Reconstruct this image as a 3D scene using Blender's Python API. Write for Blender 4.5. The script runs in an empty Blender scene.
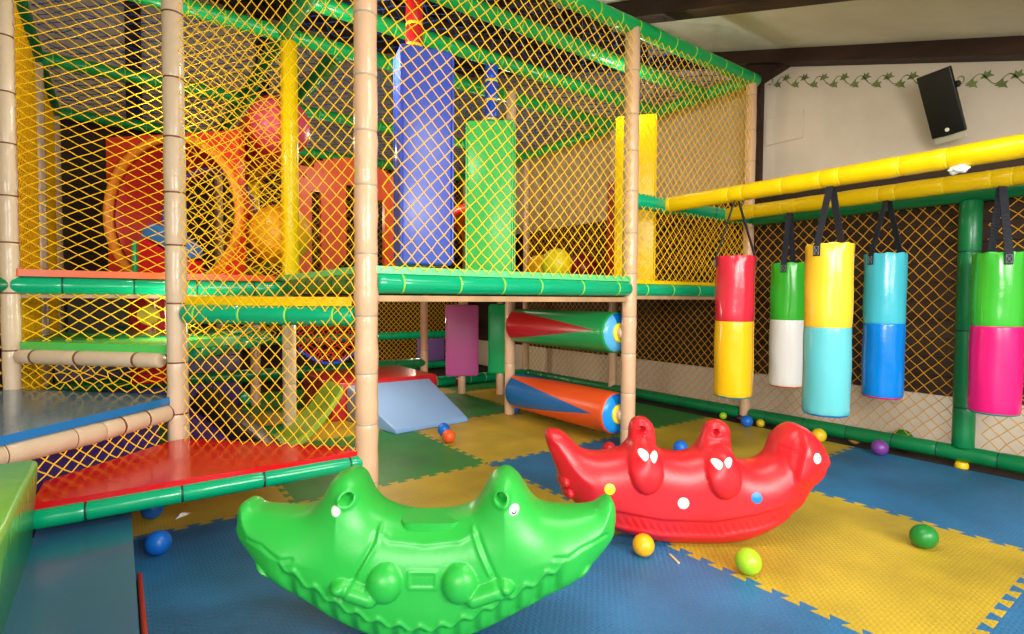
import bpy, bmesh, math, random
import numpy as np
from mathutils import Vector, Matrix
random.seed(7)
rng = np.random.default_rng(5)
S = bpy.context.scene
COL = S.collection
PI = math.pi
V = Vector

# ------------------------------------------------------------------ materials
def lin(c):
    c = c / 255.0
    return c / 12.92 if c <= 0.04045 else ((c + 0.055) / 1.055) ** 2.4
def rgb(r, g, b): return (lin(r), lin(g), lin(b), 1.0)
MATS = {}
def mat(name, col, rough=0.4, spec=0.5, bump=0.0, bscale=20.0, stretch=None, coat=0.0, vary=0.0, vscale=6.0, metal=0.0):
    if name in MATS: return MATS[name]
    m = bpy.data.materials.new(name); m.use_nodes = True
    n, l = m.node_tree.nodes, m.node_tree.links
    b = n['Principled BSDF']
    b.inputs['Base Color'].default_value = rgb(*col)
    b.inputs['Roughness'].default_value = rough
    b.inputs['Specular IOR Level'].default_value = spec
    b.inputs['Metallic'].default_value = metal
    if coat: b.inputs['Coat Weight'].default_value = coat; b.inputs['Coat Roughness'].default_value = 0.12
    if bump or vary:
        tc = n.new('ShaderNodeTexCoord')
        mp = n.new('ShaderNodeMapping'); l.new(tc.outputs['Object'], mp.inputs['Vector'])
        if stretch: mp.inputs['Scale'].default_value = stretch
    if bump:
        t = n.new('ShaderNodeTexNoise'); t.inputs['Scale'].default_value = bscale; t.inputs['Detail'].default_value = 3
        l.new(mp.outputs['Vector'], t.inputs['Vector'])
        bp = n.new('ShaderNodeBump'); bp.inputs['Strength'].default_value = bump; bp.inputs['Distance'].default_value = 0.02
        l.new(t.outputs['Fac'], bp.inputs['Height']); l.new(bp.outputs['Normal'], b.inputs['Normal'])
    if vary:
        t2 = n.new('ShaderNodeTexNoise'); t2.inputs['Scale'].default_value = vscale; t2.inputs['Detail'].default_value = 4
        l.new(mp.outputs['Vector'], t2.inputs['Vector'])
        r = n.new('ShaderNodeValToRGB')
        r.color_ramp.elements[0].position = 0.3; r.color_ramp.elements[1].position = 0.7
        r.color_ramp.elements[0].color = rgb(*[max(0, c * (1 - vary)) for c in col])
        r.color_ramp.elements[1].color = rgb(*[min(255, c * (1 + vary * 0.5)) for c in col])
        l.new(t2.outputs['Fac'], r.inputs['Fac']); l.new(r.outputs['Color'], b.inputs['Base Color'])
    MATS[name] = m
    return m
def vinyl(name, col, rough=0.22, bump=0.12, bscale=16): return mat(name, col, rough, 0.5, bump, bscale)

beige = vinyl('beige_vinyl', (222, 182, 146), 0.25, 0.16, 22)
beige_pale = vinyl('pale_beige_vinyl', (214, 190, 160), 0.25, 0.18, 22)
tie_brown = mat('tie_brown', (120, 70, 45), 0.5)
tie_grey = mat('tie_grey', (178, 160, 140), 0.5)
green = vinyl('green_vinyl', (2, 168, 116), 0.2, 0.1)
green_top = vinyl('bright_green_vinyl', (18, 170, 88), 0.3, 0.06)
green_dark = vinyl('deep_green_vinyl', (10, 122, 68), 0.28, 0.07)
tie_lime = mat('tie_lime', (150, 220, 60), 0.4)
tie_dark = mat('tie_dark', (5, 70, 60), 0.5)
yellow_v = vinyl('yellow_vinyl', (246, 204, 0), 0.28, 0.22, 18)
tie_yellow = mat('tie_yellow', (255, 225, 40), 0.4)
mint = vinyl('mint_vinyl', (110, 225, 140), 0.3, 0.06)
red_v = vinyl('red_vinyl', (215, 22, 30), 0.16, 0.07, 9)
blue_v = vinyl('blue_vinyl', (28, 120, 190), 0.2, 0.05)
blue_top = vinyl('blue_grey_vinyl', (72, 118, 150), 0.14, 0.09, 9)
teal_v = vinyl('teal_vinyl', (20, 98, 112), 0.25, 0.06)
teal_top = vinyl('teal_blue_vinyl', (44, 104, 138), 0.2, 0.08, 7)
green_step = vinyl('apple_green_vinyl', (80, 200, 90), 0.25, 0.1)
orange_v = vinyl('orange_vinyl', (226, 92, 18), 0.35, 0.06)
purple_v = vinyl('purple_vinyl', (62, 44, 120), 0.35, 0.08)
bolster_blue = vinyl('royal_blue_vinyl', (62, 88, 205), 0.3, 0.05)
bolster_green = vinyl('light_green_vinyl', (85, 212, 105), 0.3, 0.05)
magenta_v = vinyl('magenta_vinyl', (205, 95, 165), 0.3, 0.05)
emerald_v = vinyl('emerald_vinyl', (20, 190, 110), 0.3, 0.05)
red_plastic = mat('red_plastic', (205, 30, 40), 0.34, 0.5, 0.03, 60)
green_plastic = mat('green_plastic', (42, 172, 62), 0.36, 0.5, 0.03, 60)
orange_plastic = mat('orange_plastic', (246, 88, 48), 0.4)
ring_plastic = mat('amber_plastic', (245, 150, 50), 0.35)
darkred_plastic = mat('dark_red_plastic', (196, 44, 34), 0.45)
white_p = mat('white_plastic', (240, 240, 232), 0.4)
black_p = mat('black_plastic', (18, 18, 20), 0.4)
black_strap = mat('black_webbing', (34, 37, 46), 0.55, 0.3, 0.3, 120)
net_y = mat('yellow_cord', (255, 198, 16), 0.6, 0.3)
net_o = mat('amber_cord', (222, 160, 30), 0.6, 0.3)
net_b = mat('navy_cord', (30, 75, 170), 0.6, 0.3)
net_bb = mat('blue_cord', (40, 80, 210), 0.6, 0.3)
plaster = mat('plaster', (226, 212, 192), 0.85, 0.2, 0.18, 7, vary=0.05, vscale=2.5)
plaster_low = mat('plaster_low', (232, 218, 200), 0.8, 0.2, 0.1, 9)
ceil_m = mat('ceiling_plaster', (232, 228, 214), 0.85, 0.2, 0.5, 5, vary=0.05, vscale=2)
wood = mat('dark_wood', (58, 38, 28), 0.6, 0.3, 0.25, 14, stretch=(1, 0.12, 1), vary=0.35, vscale=10)
wood_x = mat('dark_wood_cross', (58, 38, 28), 0.6, 0.3, 0.25, 14, stretch=(0.12, 1, 1), vary=0.35, vscale=10)
wood_panel = mat('brown_boards', (64, 47, 37), 0.6, 0.3, 0.2, 9, stretch=(1, 0.1, 1), vary=0.3, vscale=7)
wood_panel_x = mat('brown_boards_cross', (64, 47, 37), 0.6, 0.3, 0.2, 9, stretch=(0.1, 1, 1), vary=0.3, vscale=7)
ply = mat('plywood', (190, 150, 110), 0.6, 0.3, 0.05, 20, vary=0.12, vscale=8)
leaf_m = mat('stencil_green', (125, 138, 84), 0.9, 0.1, vary=0.2, vscale=12)
concrete = mat('subfloor', (52, 42, 36), 0.8, 0.2, 0.1, 20)
alu = mat('steel', (190, 190, 190), 0.3, metal=1.0)

def eva(name, col):
    if name in MATS: return MATS[name]
    m = mat(name, col, 0.45, 0.45, vary=0.14, vscale=3.2)
    n, l = m.node_tree.nodes, m.node_tree.links
    b = n['Principled BSDF']
    tc = n.new('ShaderNodeTexCoord'); sx = n.new('ShaderNodeSeparateXYZ'); l.new(tc.outputs['Object'], sx.inputs[0])
    def mth(op, a, bb=None):
        q = n.new('ShaderNodeMath'); q.operation = op
        for i, v in enumerate((a, bb)):
            if v is None: continue
            if isinstance(v, (int, float)): q.inputs[i].default_value = v
            else: l.new(v, q.inputs[i])
        return q.outputs[0]
    # basket-weave tread: ribs whose direction swaps in every cell
    k = 84.0
    ck = n.new('ShaderNodeTexChecker'); ck.inputs['Scale'].default_value = k
    mp = n.new('ShaderNodeMapping'); mp.inputs['Rotation'].default_value = (0, 0, 0.0); mp.inputs['Location'].default_value = (0, 0, 0.013)
    l.new(tc.outputs['Object'], mp.inputs['Vector']); l.new(mp.outputs['Vector'], ck.inputs['Vector'])
    a = mth('SINE', mth('MULTIPLY', sx.outputs[0], k * PI * 1.0)); c = mth('SINE', mth('MULTIPLY', sx.outputs[1], k * PI * 1.0))
    mx = n.new('ShaderNodeMix'); mx.data_type = 'FLOAT'
    l.new(ck.outputs['Fac'], mx.inputs[0])
    l.new(mth('ABSOLUTE', a), mx.inputs[2]); l.new(mth('ABSOLUTE', c), mx.inputs[3])
    bp = n.new('ShaderNodeBump'); bp.inputs['Strength'].default_value = 0.4; bp.inputs['Distance'].default_value = 0.0022
    l.new(mx.outputs[0], bp.inputs['Height']); l.new(bp.outputs['Normal'], b.inputs['Normal'])
    return m
eva_y = eva('eva_yellow', (192, 164, 48)); eva_b = eva('eva_blue', (44, 112, 160)); eva_g = eva('eva_green', (46, 134, 60))

# ------------------------------------------------------------------ mesh helpers
class MB:
    def __init__(self): self.v = []; self.f = []; self.m = []
    def add(self, vs, fs, mi=0):
        o = len(self.v); self.v += [tuple(p) for p in vs]
        for f in fs: self.f.append(tuple(i + o for i in f)); self.m.append(mi)
    def box(self, lo, hi, mi=0, M=None):
        x0, y0, z0 = lo; x1, y1, z1 = hi
        vs = [V((x, y, z)) for z in (z0, z1) for y in (y0, y1) for x in (x0, x1)]
        if M is not None: vs = [M @ p for p in vs]
        self.add(vs, [(0, 2, 3, 1), (4, 5, 7, 6), (0, 1, 5, 4), (2, 6, 7, 3), (0, 4, 6, 2), (1, 3, 7, 5)], mi)
    def prism(self, poly, z0, z1, mi=0, mtop=None):
        n = len(poly); vs = [(x, y, z0) for x, y in poly] + [(x, y, z1) for x, y in poly]
        self.add(vs, [tuple(range(n - 1, -1, -1))], mi); self.add(vs, [tuple(range(n, 2 * n))], mi if mtop is None else mtop)
        self.add(vs, [(i, (i + 1) % n, n + (i + 1) % n, n + i) for i in range(n)], mi)
    def rings(self, p0, p1, prof, seg=16, caps=(True, True), squash=None):
        # prof: list of (distance along, radius, material)
        p0, p1 = V(p0), V(p1); d = (p1 - p0); L = d.length; d.normalize()
        a = d.orthogonal().normalized() if abs(d.z) < 0.9 else V((1, 0, 0)); a = (a - d * a.dot(d)).normalized(); b = d.cross(a)
        vs = []
        for t, r, _ in prof:
            for k in range(seg):
                w = 2 * PI * k / seg
                vs.append(p0 + d * t + (a * math.cos(w) + b * math.sin(w)) * r)
        o = len(self.v); self.v += [tuple(p) for p in vs]
        for i in range(len(prof) - 1):
            for k in range(seg):
                k2 = (k + 1) % seg
                self.f.append((o + i * seg + k, o + i * seg + k2, o + (i + 1) * seg + k2, o + (i + 1) * seg + k)); self.m.append(prof[i + 1][2])
        if caps[0]: self.f.append(tuple(o + k for k in range(seg - 1, -1, -1))); self.m.append(prof[0][2])
        e = o + (len(prof) - 1) * seg
        if caps[1]: self.f.append(tuple(e + k for k in range(seg))); self.m.append(prof[-1][2])
    def pad_tube(self, p0, p1, r, ties=0.22, seg=18, wob=0.03, start=None, tiew=0.006, tlist=None):
        L = (V(p1) - V(p0)).length
        prof = [(0, r * 0.7, 0), (0.004, r * 0.92, 0), (0.012, r, 0)]
        t = ties * (0.35 + 0.4 * random.random()) if start is None else start
        last = 0.012
        todo = list(tlist or [])
        if todo: t = todo.pop(0)
        while ties and t < L - 0.04:
            mid = (last + t) / 2
            if t - last > 0.08:
                for q in (0.3, 0.55, 0.8): prof.append((last + (t - last) * q, r * (1 + wob * random.uniform(-0.6, 0.8)), 0))
            prof += [(t - 0.012, r * 1.0, 0), (t - tiew * .7, r * 0.955, 0), (t - tiew * .5, r * 0.985, 1), (t + tiew * .5, r * 0.985, 1), (t + tiew * .7, r * 0.955, 0), (t + 0.012, r * 1.0, 0)]
            last = t + 0.012
            t = todo.pop(0) if todo else t + ties * random.uniform(0.85, 1.15)
        prof += [(L - 0.012, r, 0), (L - 0.004, r * 0.92, 0), (L, r * 0.7, 0)]
        self.rings(p0, p1, prof, seg)
    def build(self, name, mats, parent=None, smooth=40, off=(0, 0, 0), bevel=0, bseg=3):
        if not isinstance(mats, (list, tuple)): mats = [mats]
        me = bpy.data.meshes.new(name)
        org = V(off)
        if parent is not None:
            r = parent
            while r.parent is not None: r = r.parent
            org = r.location.copy()
        me.from_pydata([tuple(V(p) - org) for p in self.v], [], self.f)
        me.polygons.foreach_set('material_index', self.m)
        for mm in mats: me.materials.append(mm)
        me.update()
        bm = bmesh.new(); bm.from_mesh(me)
        bmesh.ops.recalc_face_normals(bm, faces=bm.faces)
        if bevel:
            ed = [e for e in bm.edges if len(e.link_faces) == 2 and e.calc_face_angle(0) > 0.5]
            bmesh.ops.bevel(bm, geom=ed, offset=bevel, segments=bseg, affect='EDGES', profile=0.5, clamp_overlap=True)
        ng = [f for f in bm.faces if len(f.verts) > 12]
        if ng: bmesh.ops.triangulate(bm, faces=ng)
        bm.to_mesh(me); bm.free()
        if smooth:
            me.polygons.foreach_set('use_smooth', [True] * len(me.polygons))
            me.set_sharp_from_angle(angle=math.radians(smooth))
        o = bpy.data.objects.new(name, me); COL.objects.link(o)
        if parent is not None: o.parent = parent
        else: o.location = org
        return o

def tag(o, label, cat, group=None):
    o['label'] = label; o['category'] = cat
    if group: o['group'] = group
    return o
def thing(name, label, cat, loc, group=None):
    o = bpy.data.objects.new(name, None); COL.objects.link(o); o.location = loc; o.empty_display_size = 0.05
    return tag(o, label, cat, group)
def struct(o): o['kind'] = 'structure'; return o

# ------------------------------------------------------------------ layout constants (metres)
XA, XB, XC, XD = -0.40, 0.82, 2.39, 3.63
YA, YB, YC, YD = 2.13, 3.42, 4.71, 6.00
PK = (0.212, 2.78)                 # post half way along the cut corner
ZP, ZT, ZM = 0.93, 2.42, 1.44      # platform rail, top rail, bag beams
WX, WY, WL = 3.90, 6.45, -1.75     # right wall, back wall, left wall
def zc(y): return 1.999 + 0.311 * y     # sloping ceiling

# ------------------------------------------------------------------ room
m = MB(); m.box((-4, -2.5, -0.06), (4.0, 6.6, -0.0135)); struct(m.build('floor', concrete, smooth=0))
def wall_right():
    m = MB(); y0, y1 = -0.9, 6.6
    m.add([(WX, y0, -0.02), (WX, y1, -0.02), (WX, y1, zc(y1)), (WX, y0, zc(y0)), (WX + .1, y0, -0.02), (WX + .1, y1, -0.02), (WX + .1, y1, zc(y1)), (WX + .1, y0, zc(y0))],
          [(0, 1, 2, 3), (7, 6, 5, 4), (0, 4, 5, 1), (3, 2, 6, 7), (0, 3, 7, 4), (1, 5, 6, 2)])
    w = struct(m.build('wall_right', plaster, smooth=0))
    m = MB(); m.box((WX - 0.02, y0, 0.0), (WX, y1, 0.318)); struct(m.build('trim_1', plaster_low, smooth=0))
    m = MB()
    z = 0.322
    for i in range(12):
        m.box((WX - 0.028, y0, z), (WX - 0.0, y1, z + 0.105)); z += 0.11
    m.box((WX - 0.012, y0, 0.32), (WX - 0.0, y1, 1.64))
    struct(m.build('trim_2', wood_panel, smooth=0))
    return w
wall_right()
m = MB(); m.box((WL - .1, WY, -0.02), (WX + .1, WY + .1, zc(WY) + .05)); struct(m.build('wall_back', plaster, smooth=0))
m = MB(); m.box((WL, WY - 0.025, 0.0), (WX - 0.03, WY, 2.55)); struct(m.build('trim_3', wood_panel_x, smooth=0))
m = MB(); m.box((WL - .1, 1.5, -0.02), (WL, WY + .1, zc(WY))); struct(m.build('wall_left', plaster, smooth=0))
m = MB(); y0, y1 = -0.9, 6.6
m.add([(-3, y0, zc(y0)), (4.0, y0, zc(y0)), (4.0, y1, zc(y1)), (-3, y1, zc(y1)), (-3, y0, zc(y0) + .1), (4.0, y0, zc(y0) + .1), (4.0, y1, zc(y1) + .1), (-3, y1, zc(y1) + .1)],
      [(0, 1, 2, 3), (7, 6, 5, 4), (0, 4, 5, 1), (1, 5, 6, 2), (2, 6, 7, 3), (3, 7, 4, 0)])
struct(m.build('ceiling', ceil_m, smooth=0))
def rafter(x0, x1, h, n, ys=None):
    m = MB(); vs = []
    for y in (y0 if ys is None else ys, y1 - 0.15):
        for x, dz in ((x0, -h), (x1, -h), (x1, 0.02), (x0, 0.02)): vs.append((x, y, zc(y) + dz))
    m.add(vs, [(0, 1, 2, 3), (4, 7, 6, 5), (0, 4, 5, 1), (1, 5, 6, 2), (2, 6, 7, 3), (3, 7, 4, 0)])
    struct(m.build('trim_%d' % n, wood, smooth=0, bevel=0.006, bseg=2))
rafter(3.76, 3.90, 0.092, 4); rafter(2.60, 2.74, 0.11, 5); rafter(1.6, 1.74, 0.13, 6); rafter(0.42, 0.56, 0.13, 7); rafter(-0.8, -0.66, 0.13, 8); rafter(2.05, 2.25, 0.13, 14, 2.7); rafter(0.95, 1.15, 0.13, 15, 2.3)
for n_, yy in ((17, 2.95), (18, 3.75), (19, 4.6), (20, 5.4)):
    m = MB(); m.box((0.45, yy, zc(yy) - .16), (3.5, yy + .2, zc(yy) + .02)); struct(m.build('trim_%d' % n_, wood_x, smooth=0))
m = MB(); m.box((3.85, 2.185, 0.32), (3.90, 2.30, zc(2.2) - 0.05)); struct(m.build('trim_9', wood, smooth=0))
m = MB()   # brace between the wall post and the rafter
vs = []
for x in (3.82, 3.90):
    vs += [(x, 2.29, 2.44), (x, 2.0, zc(2.0) - 0.095), (x, 1.95, zc(1.95) - 0.02), (x, 2.29, zc(2.29) - 0.02)]
m.add(vs, [(0, 1, 2, 3), (7, 6, 5, 4), (0, 4, 5, 1), (1, 5, 6, 2), (2, 6, 7, 3), (3, 7, 4, 0)])
struct(m.build('trim_10', wood, smooth=0))
m = MB(); m.box((WX - 0.016, 1.893, 2.006), (WX, 2.163, 2.198)); struct(m.build('trim_11', plaster, smooth=0, bevel=0.002, bseg=1))
for i, x in enumerate((1.25, 3.15, 0.10)):
    m = MB(); m.box((x, WY - 0.05, 0), (x + 0.13, WY, zc(WY))); struct(m.build('trim_%d' % (12 + i if i < 2 else 21), wood_x, smooth=0))

# painted ivy border on the gable wall
def ivy():
    m = MB(); x = WX - 0.0015
    def P(y, z): return (x, y, z)
    sl = 0.308
    def base(y): return 2.049 + (y - 0.769) * sl
    def ribbon(pts, w):
        vs = []
        for i, (y, z) in enumerate(pts):
            a = pts[max(0, i - 1)]; b = pts[min(len(pts) - 1, i + 1)]
            dy, dz = b[0] - a[0], b[1] - a[1]; L = math.hypot(dy, dz) or 1
            ww = w * (0.6 + 0.6 * abs(math.sin(i * 0.5)))
            vs += [P(y - dz / L * ww, z + dy / L * ww), P(y + dz / L * ww, z - dy / L * ww)]
        m.add(vs, [(2 * i, 2 * i + 1, 2 * i + 3, 2 * i + 2) for i in range(len(pts) - 1)])
    def leaf(y, z, ang, s):
        shape = [(0, 0), (.25, .5), (.05, .45), (.45, .85), (.6, 1.25), (.75, .75), (1.15, .6), (.8, .35), (1.0, .05), (.55, .12)]
        c, sn = math.cos(ang), math.sin(ang)
        pts = [P(y + s * (c * (a - .5) - sn * (b - .5)), z + s * (sn * (a - .5) + c * (b - .5))) for a, b in shape]
        m.add(pts, [tuple(range(len(pts)))])
    per = 0.128
    for seg0, seg1 in ((2.135, 1.22), (1.02, -0.3)):
        pts = []; y = seg0
        # curl at the start
        for k in range(10):
            a = k / 9 * 1.6 * PI
            pts.append((y + 0.004 + 0.018 * math.cos(a + 0.6), base(y) + 0.0 + 0.022 * math.sin(a + 0.6)))
        ribbon(pts, 0.003)
        pts = []; k = 0
        while y > seg1:
            ph = (seg0 - y) / per * 2 * PI
            pts.append((y - 0.02, base(y) - 0.027 * math.cos(ph))); y -= per / 14
        ribbon(pts, 0.003)
        y = seg0 - 0.05
        i = 0
        while y > seg1 + 0.03:
            up = i % 2 == 1
            leaf(y, base(y) + (0.024 if up else -0.026), (2.0 if up else 2.5), 0.048)
            y -= per / 2; i += 1
    o = m.build('ivy_border', leaf_m, smooth=0)
    tag(o, 'painted green ivy stencil border on the plaster wall below the sloping beam', 'wall painting')
ivy()

# socket on the low white panel
t = thing('wall_socket', 'small round white socket low on the pale wall panel', 'socket', (WX - 0.02, 1.28, 0.27))
m = MB(); m.rings((WX - 0.02, 1.28, 0.27), (WX - 0.045, 1.28, 0.27), [(0, .036, 0), (.015, .036, 0), (.02, .032, 0), (.02, .022, 0), (.008, .02, 0)], 20); m.build('socket_plate', plaster_low, t)
m = MB(); m.rings((WX - 0.03, 1.28, 0.27), (WX - 0.042, 1.28, 0.27), [(0, .012, 0), (.012, .012, 0)], 12); m.build('socket_insert', tie_brown, t)

# loudspeaker
def speaker():
    c = V((3.625, 1.028, 1.93))
    t = thing('loudspeaker', 'black loudspeaker with pale shell tilted on the plaster wall', 'loudspeaker', c)
    rot = Matrix.Translation(c) @ Matrix.Rotation(math.radians(-7), 4, 'Z') @ Matrix.Rotation(math.radians(-24), 4, 'Y') @ Matrix.Rotation(math.radians(-4), 4, 'X')
    # local: x = away from the room (depth), y = across, z = up
    m = MB(); m.box((-0.012, -0.078, -0.165), (0.012, 0.078, 0.182), 0, rot); m.build('grille', black_p, t, bevel=0.004)
    m = MB()
    vs = [rot @ V(p) for p in [(0.0, -0.075, -0.205), (0.0, 0.078, -0.205), (0.012, 0.077, 0.178), (0.012, -0.072, 0.178), (0.15, -0.02, -0.16), (0.15, 0.05, -0.16), (0.15, 0.05, 0.14), (0.15, -0.02, 0.14)]]
    m.add(vs, [(0, 1, 2, 3), (4, 7, 6, 5), (0, 4, 5, 1), (1, 5, 6, 2), (2, 6, 7, 3), (3, 7, 4, 0)])
    m.build('cabinet', mat('pale_shell', (196, 190, 165), 0.5), t, bevel=0.006)
    m = MB(); m.box((-0.014, -0.03, -0.166), (0.0, 0.03, -0.152), 0, rot); m.build('grille_clip', black_p, t)
    m = MB(); m.rings(rot @ V((-0.0115, 0.0, -0.135)), rot @ V((-0.015, 0, -0.135)), [(0, .011, 0), (.003, .009, 0)], 16); m.build('badge', white_p, t)
    m = MB(); m.rings(rot @ V((0.14, 0, 0)), (WX, 1.05, 1.95), [(0, .016, 0), ((V((WX, 1.05, 1.95)) - rot @ V((.14, 0, 0))).length, .016, 0)], 12)
    m.rings((WX - .012, 1.05, 1.95), (WX, 1.05, 1.95), [(0, .03, 0), (.012, .03, 0)], 20); m.build('bracket', black_p, t)
    m = MB(); m.rings(rot @ V((0.02, -0.066, 0.08)), rot @ V((0.02, -0.088, 0.08)), [(0, .018, 0), (.02, .018, 0), (.025, .012, 0)], 14); m.build('knob', black_p, t)
speaker()

# ------------------------------------------------------------------ puzzle mats
MX0, MY0, MS = 1.57, 0.395, 0.98
NT = 12
def edge_pts(p, q, horiz, seed):
    # interlocking dovetails along the straight line p-q
    (x0, y0), (x1, y1) = p, q
    L = math.hypot(x1 - x0, y1 - y0); ux, uy = (x1 - x0) / L, (y1 - y0) / L; nx, ny = -uy, ux
    pr = L / NT; h = 0.0135; dl = 0.007
    out = [(x0, y0)]
    for k in range(NT):
        s = k * pr
        for t, v in ((s + .02, 0), (s + .25 * pr + dl, -h), (s + .25 * pr - dl, h)) if False else ((s + .25 * pr + dl, -h), (s + .25 * pr - dl, h), (s + .75 * pr + dl, h), (s + .75 * pr - dl, -h)):
            out.append((x0 + ux * t + nx * v, y0 + uy * t + ny * v))
    out.append((x1, y1))
    return out
mat_cols = {}
MAT_ROWS = {  # (i, j): colour; cell (i, j) spans X from MX0 + i*MS, Y from MY0 + j*MS
    (0, -1): 'b', (1, -1): 'y', (-1, -1): 'b', (-2, -1): 'b',
    (-2, 0): 'b', (-1, 0): 'b', (0, 0): 'y', (1, 0): 'b',
    (-2, 1): 'b', (-1, 1): 'y', (0, 1): 'b', (1, 1): 'y',
    (-2, 2): 'y', (-1, 2): 'g', (0, 2): 'y', (1, 2): 'g',
    (-2, 3): 'g', (-1, 3): 'y', (0, 3): 'g', (1, 3): 'y',
    (-2, 4): 'y', (-1, 4): 'g', (0, 4): 'y', (1, 4): 'g'}
MLAB = {
    (0, -1): 'blue foam puzzle mat at the bottom right corner of the photo', (1, -1): 'yellow foam puzzle mat past the right edge of the blue mats',
    (-1, -1): 'blue foam puzzle mat nearest the camera under the green rocker', (-2, -1): 'blue foam puzzle mat below the near end of the teal pad',
    (-2, 0): 'blue foam puzzle mat under the teal pad', (-1, 0): 'blue foam puzzle mat under the green crocodile rocker',
    (0, 0): 'large yellow foam puzzle mat with the dark green ball', (1, 0): 'blue foam puzzle mat beside the green floor rail and purple ball',
    (-2, 1): 'blue foam puzzle mat with the blue ball in front of the red step', (-1, 1): 'yellow foam puzzle mat just behind the green rocker',
    (0, 1): 'blue foam puzzle mat behind the tail of the red rocker', (1, 1): 'yellow foam puzzle mat behind the head of the red rocker',
    (-2, 2): 'yellow foam mat in the shade under the red and blue steps', (-1, 2): 'green foam puzzle mat beside the beige post and blue ramp',
    (0, 2): 'yellow foam puzzle mat below the orange roller', (1, 2): 'green foam puzzle mat below the wall net behind the rollers',
    (-2, 3): 'green foam mat at the back under the orange deck', (-1, 3): 'yellow foam mat behind the red box of the ramp',
    (0, 3): 'green foam mat below the magenta bolster', (1, 3): 'yellow foam mat far back behind the rollers',
    (-2, 4): 'yellow foam mat farthest back on the left', (-1, 4): 'green foam mat farthest back behind the ramp', (0, 4): 'yellow foam mat farthest back below the platform', (1, 4): 'green foam mat farthest back by the wall'}
for (i, j), c in MAT_ROWS.items():
    x0, x1, y0_, y1_ = MX0 + i * MS, MX0 + (i + 1) * MS, MY0 + j * MS, MY0 + (j + 1) * MS
    def side(p, q, other, flip):
        e = edge_pts(p, q, True, 0) if other in MAT_ROWS else [p, q]
        return e[::-1] if flip else e
    bot = side((x0, y0_), (x1, y0_), (i, j - 1), False)
    rig = side((x1, y0_), (x1, y1_), (i + 1, j), False)
    top = side((x0, y1_), (x1, y1_), (i, j + 1), True)
    lef = side((x0, y0_), (x0, y1_), (i - 1, j), True)
    poly = bot[:-1] + rig[:-1] + top[:-1] + lef[:-1]
    m = MB(); m.prism(poly, -0.013, 0.0)
    o = m.build('puzzle_mat', {'y': eva_y, 'b': eva_b, 'g': eva_g}[c], smooth=0)
    tag(o, MLAB[(i, j)], 'floor mat', 'foam puzzle mats')

# ------------------------------------------------------------------ climbing frame: posts, rails, deck boards
FR = thing('climbing_frame', 'indoor soft play climbing frame of beige posts and green padded rails', 'climbing frame', (1.6, 4.0, 0))
def post(x, y, z0, z1, r, mats=None, label=None, ties=0.24, parent=FR, wob=0.045, name='post'):
    m = MB(); m.pad_tube((x, y, z0), (x, y, z1), r, ties, 20, wob)
    o = m.build(name, mats or [beige, tie_grey], parent)
    if label: o['label'] = label
    return o
def rail(p, q, r=0.044, mats=None, ties=0.19, parent=FR, label=None, wob=0.02, name='rail', tiew=0.006, tlist=None):
    m = MB(); m.pad_tube(p, q, r, ties, 18, wob, tiew=tiew, tlist=tlist)
    o = m.build(name, mats or [green, tie_dark], parent)
    if label: o['label'] = label
    return o
GT = [green_top, tie_lime]; GP = [green, tie_lime]; GD = [green_dark, tie_dark]
post(XB, YA, 0, ZT - .03, 0.047, wob=0.09)
post(PK[0], PK[1], 0, ZT - .03, 0.041, [beige_pale, tie_brown], wob=0.07)
post(XA, YB, 0, ZT - .03, 0.036, [beige_pale, tie_brown], wob=0.07)
post(XC + .005, YA, 0, ZT - .005, 0.043); post(XD, YA, 0.02, ZT - .03, 0.037)
for (x, y) in ((XC - .02, 3.27), (XD, YB), (XA, YC), (XC, YC), (XD, YC), (XA, YD), (XB, YD), (XC, YD), (XD, YD)):
    post(x, y, 0, ZT - .03, 0.038, [beige_pale if x < 0 else beige, tie_grey])
post(XB + .02, YB + .02, 0, ZP, 0.040, [beige_pale, tie_grey]); post(XB + .07, YC, 0, ZP, 0.038)
post(XB + .03, YB + .01, ZP + .02, ZT - .03, 0.049, [yellow_v, tie_yellow], 'yellow padded post', ties=0, wob=0)
post(XB + .07, YC, ZP + .02, ZT - .3, 0.043, [yellow_v, tie_yellow], 'yellow padded post', ties=0, wob=0)
# top rails
rail((XB, YA, ZT), (XD + .06, YA, ZT), 0.045, GT, 0.17)
rail((XB, 2.5, ZT), (XD, 2.5, ZT), 0.044, GT); rail((XB, 2.96, ZT), (XD, 2.96, ZT), 0.044, GT)
rail((XA, YB, ZT), (XD, YB, ZT), 0.044, GT); rail((XA, YC, ZT), (XD, YC, ZT), 0.044, GT); rail((XA, YD, ZT), (XD, YD, ZT), 0.044, GT)
rail((XB, YA, ZT), (XB, YD, ZT), 0.045, GD); rail((XD, YA, ZT), (XD, YD, ZT), 0.045, GT); rail((XA, YB, ZT), (XA, YD, ZT), 0.045, GD)
rail((1.15, YB, ZT - .02), (1.15, YC, ZT - .02), 0.05, GD)
rail((XB, YA, ZT), (PK[0], PK[1], ZT), 0.045, GT); rail((PK[0], PK[1], ZT), (XA, YB, ZT), 0.045, GT)
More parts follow.
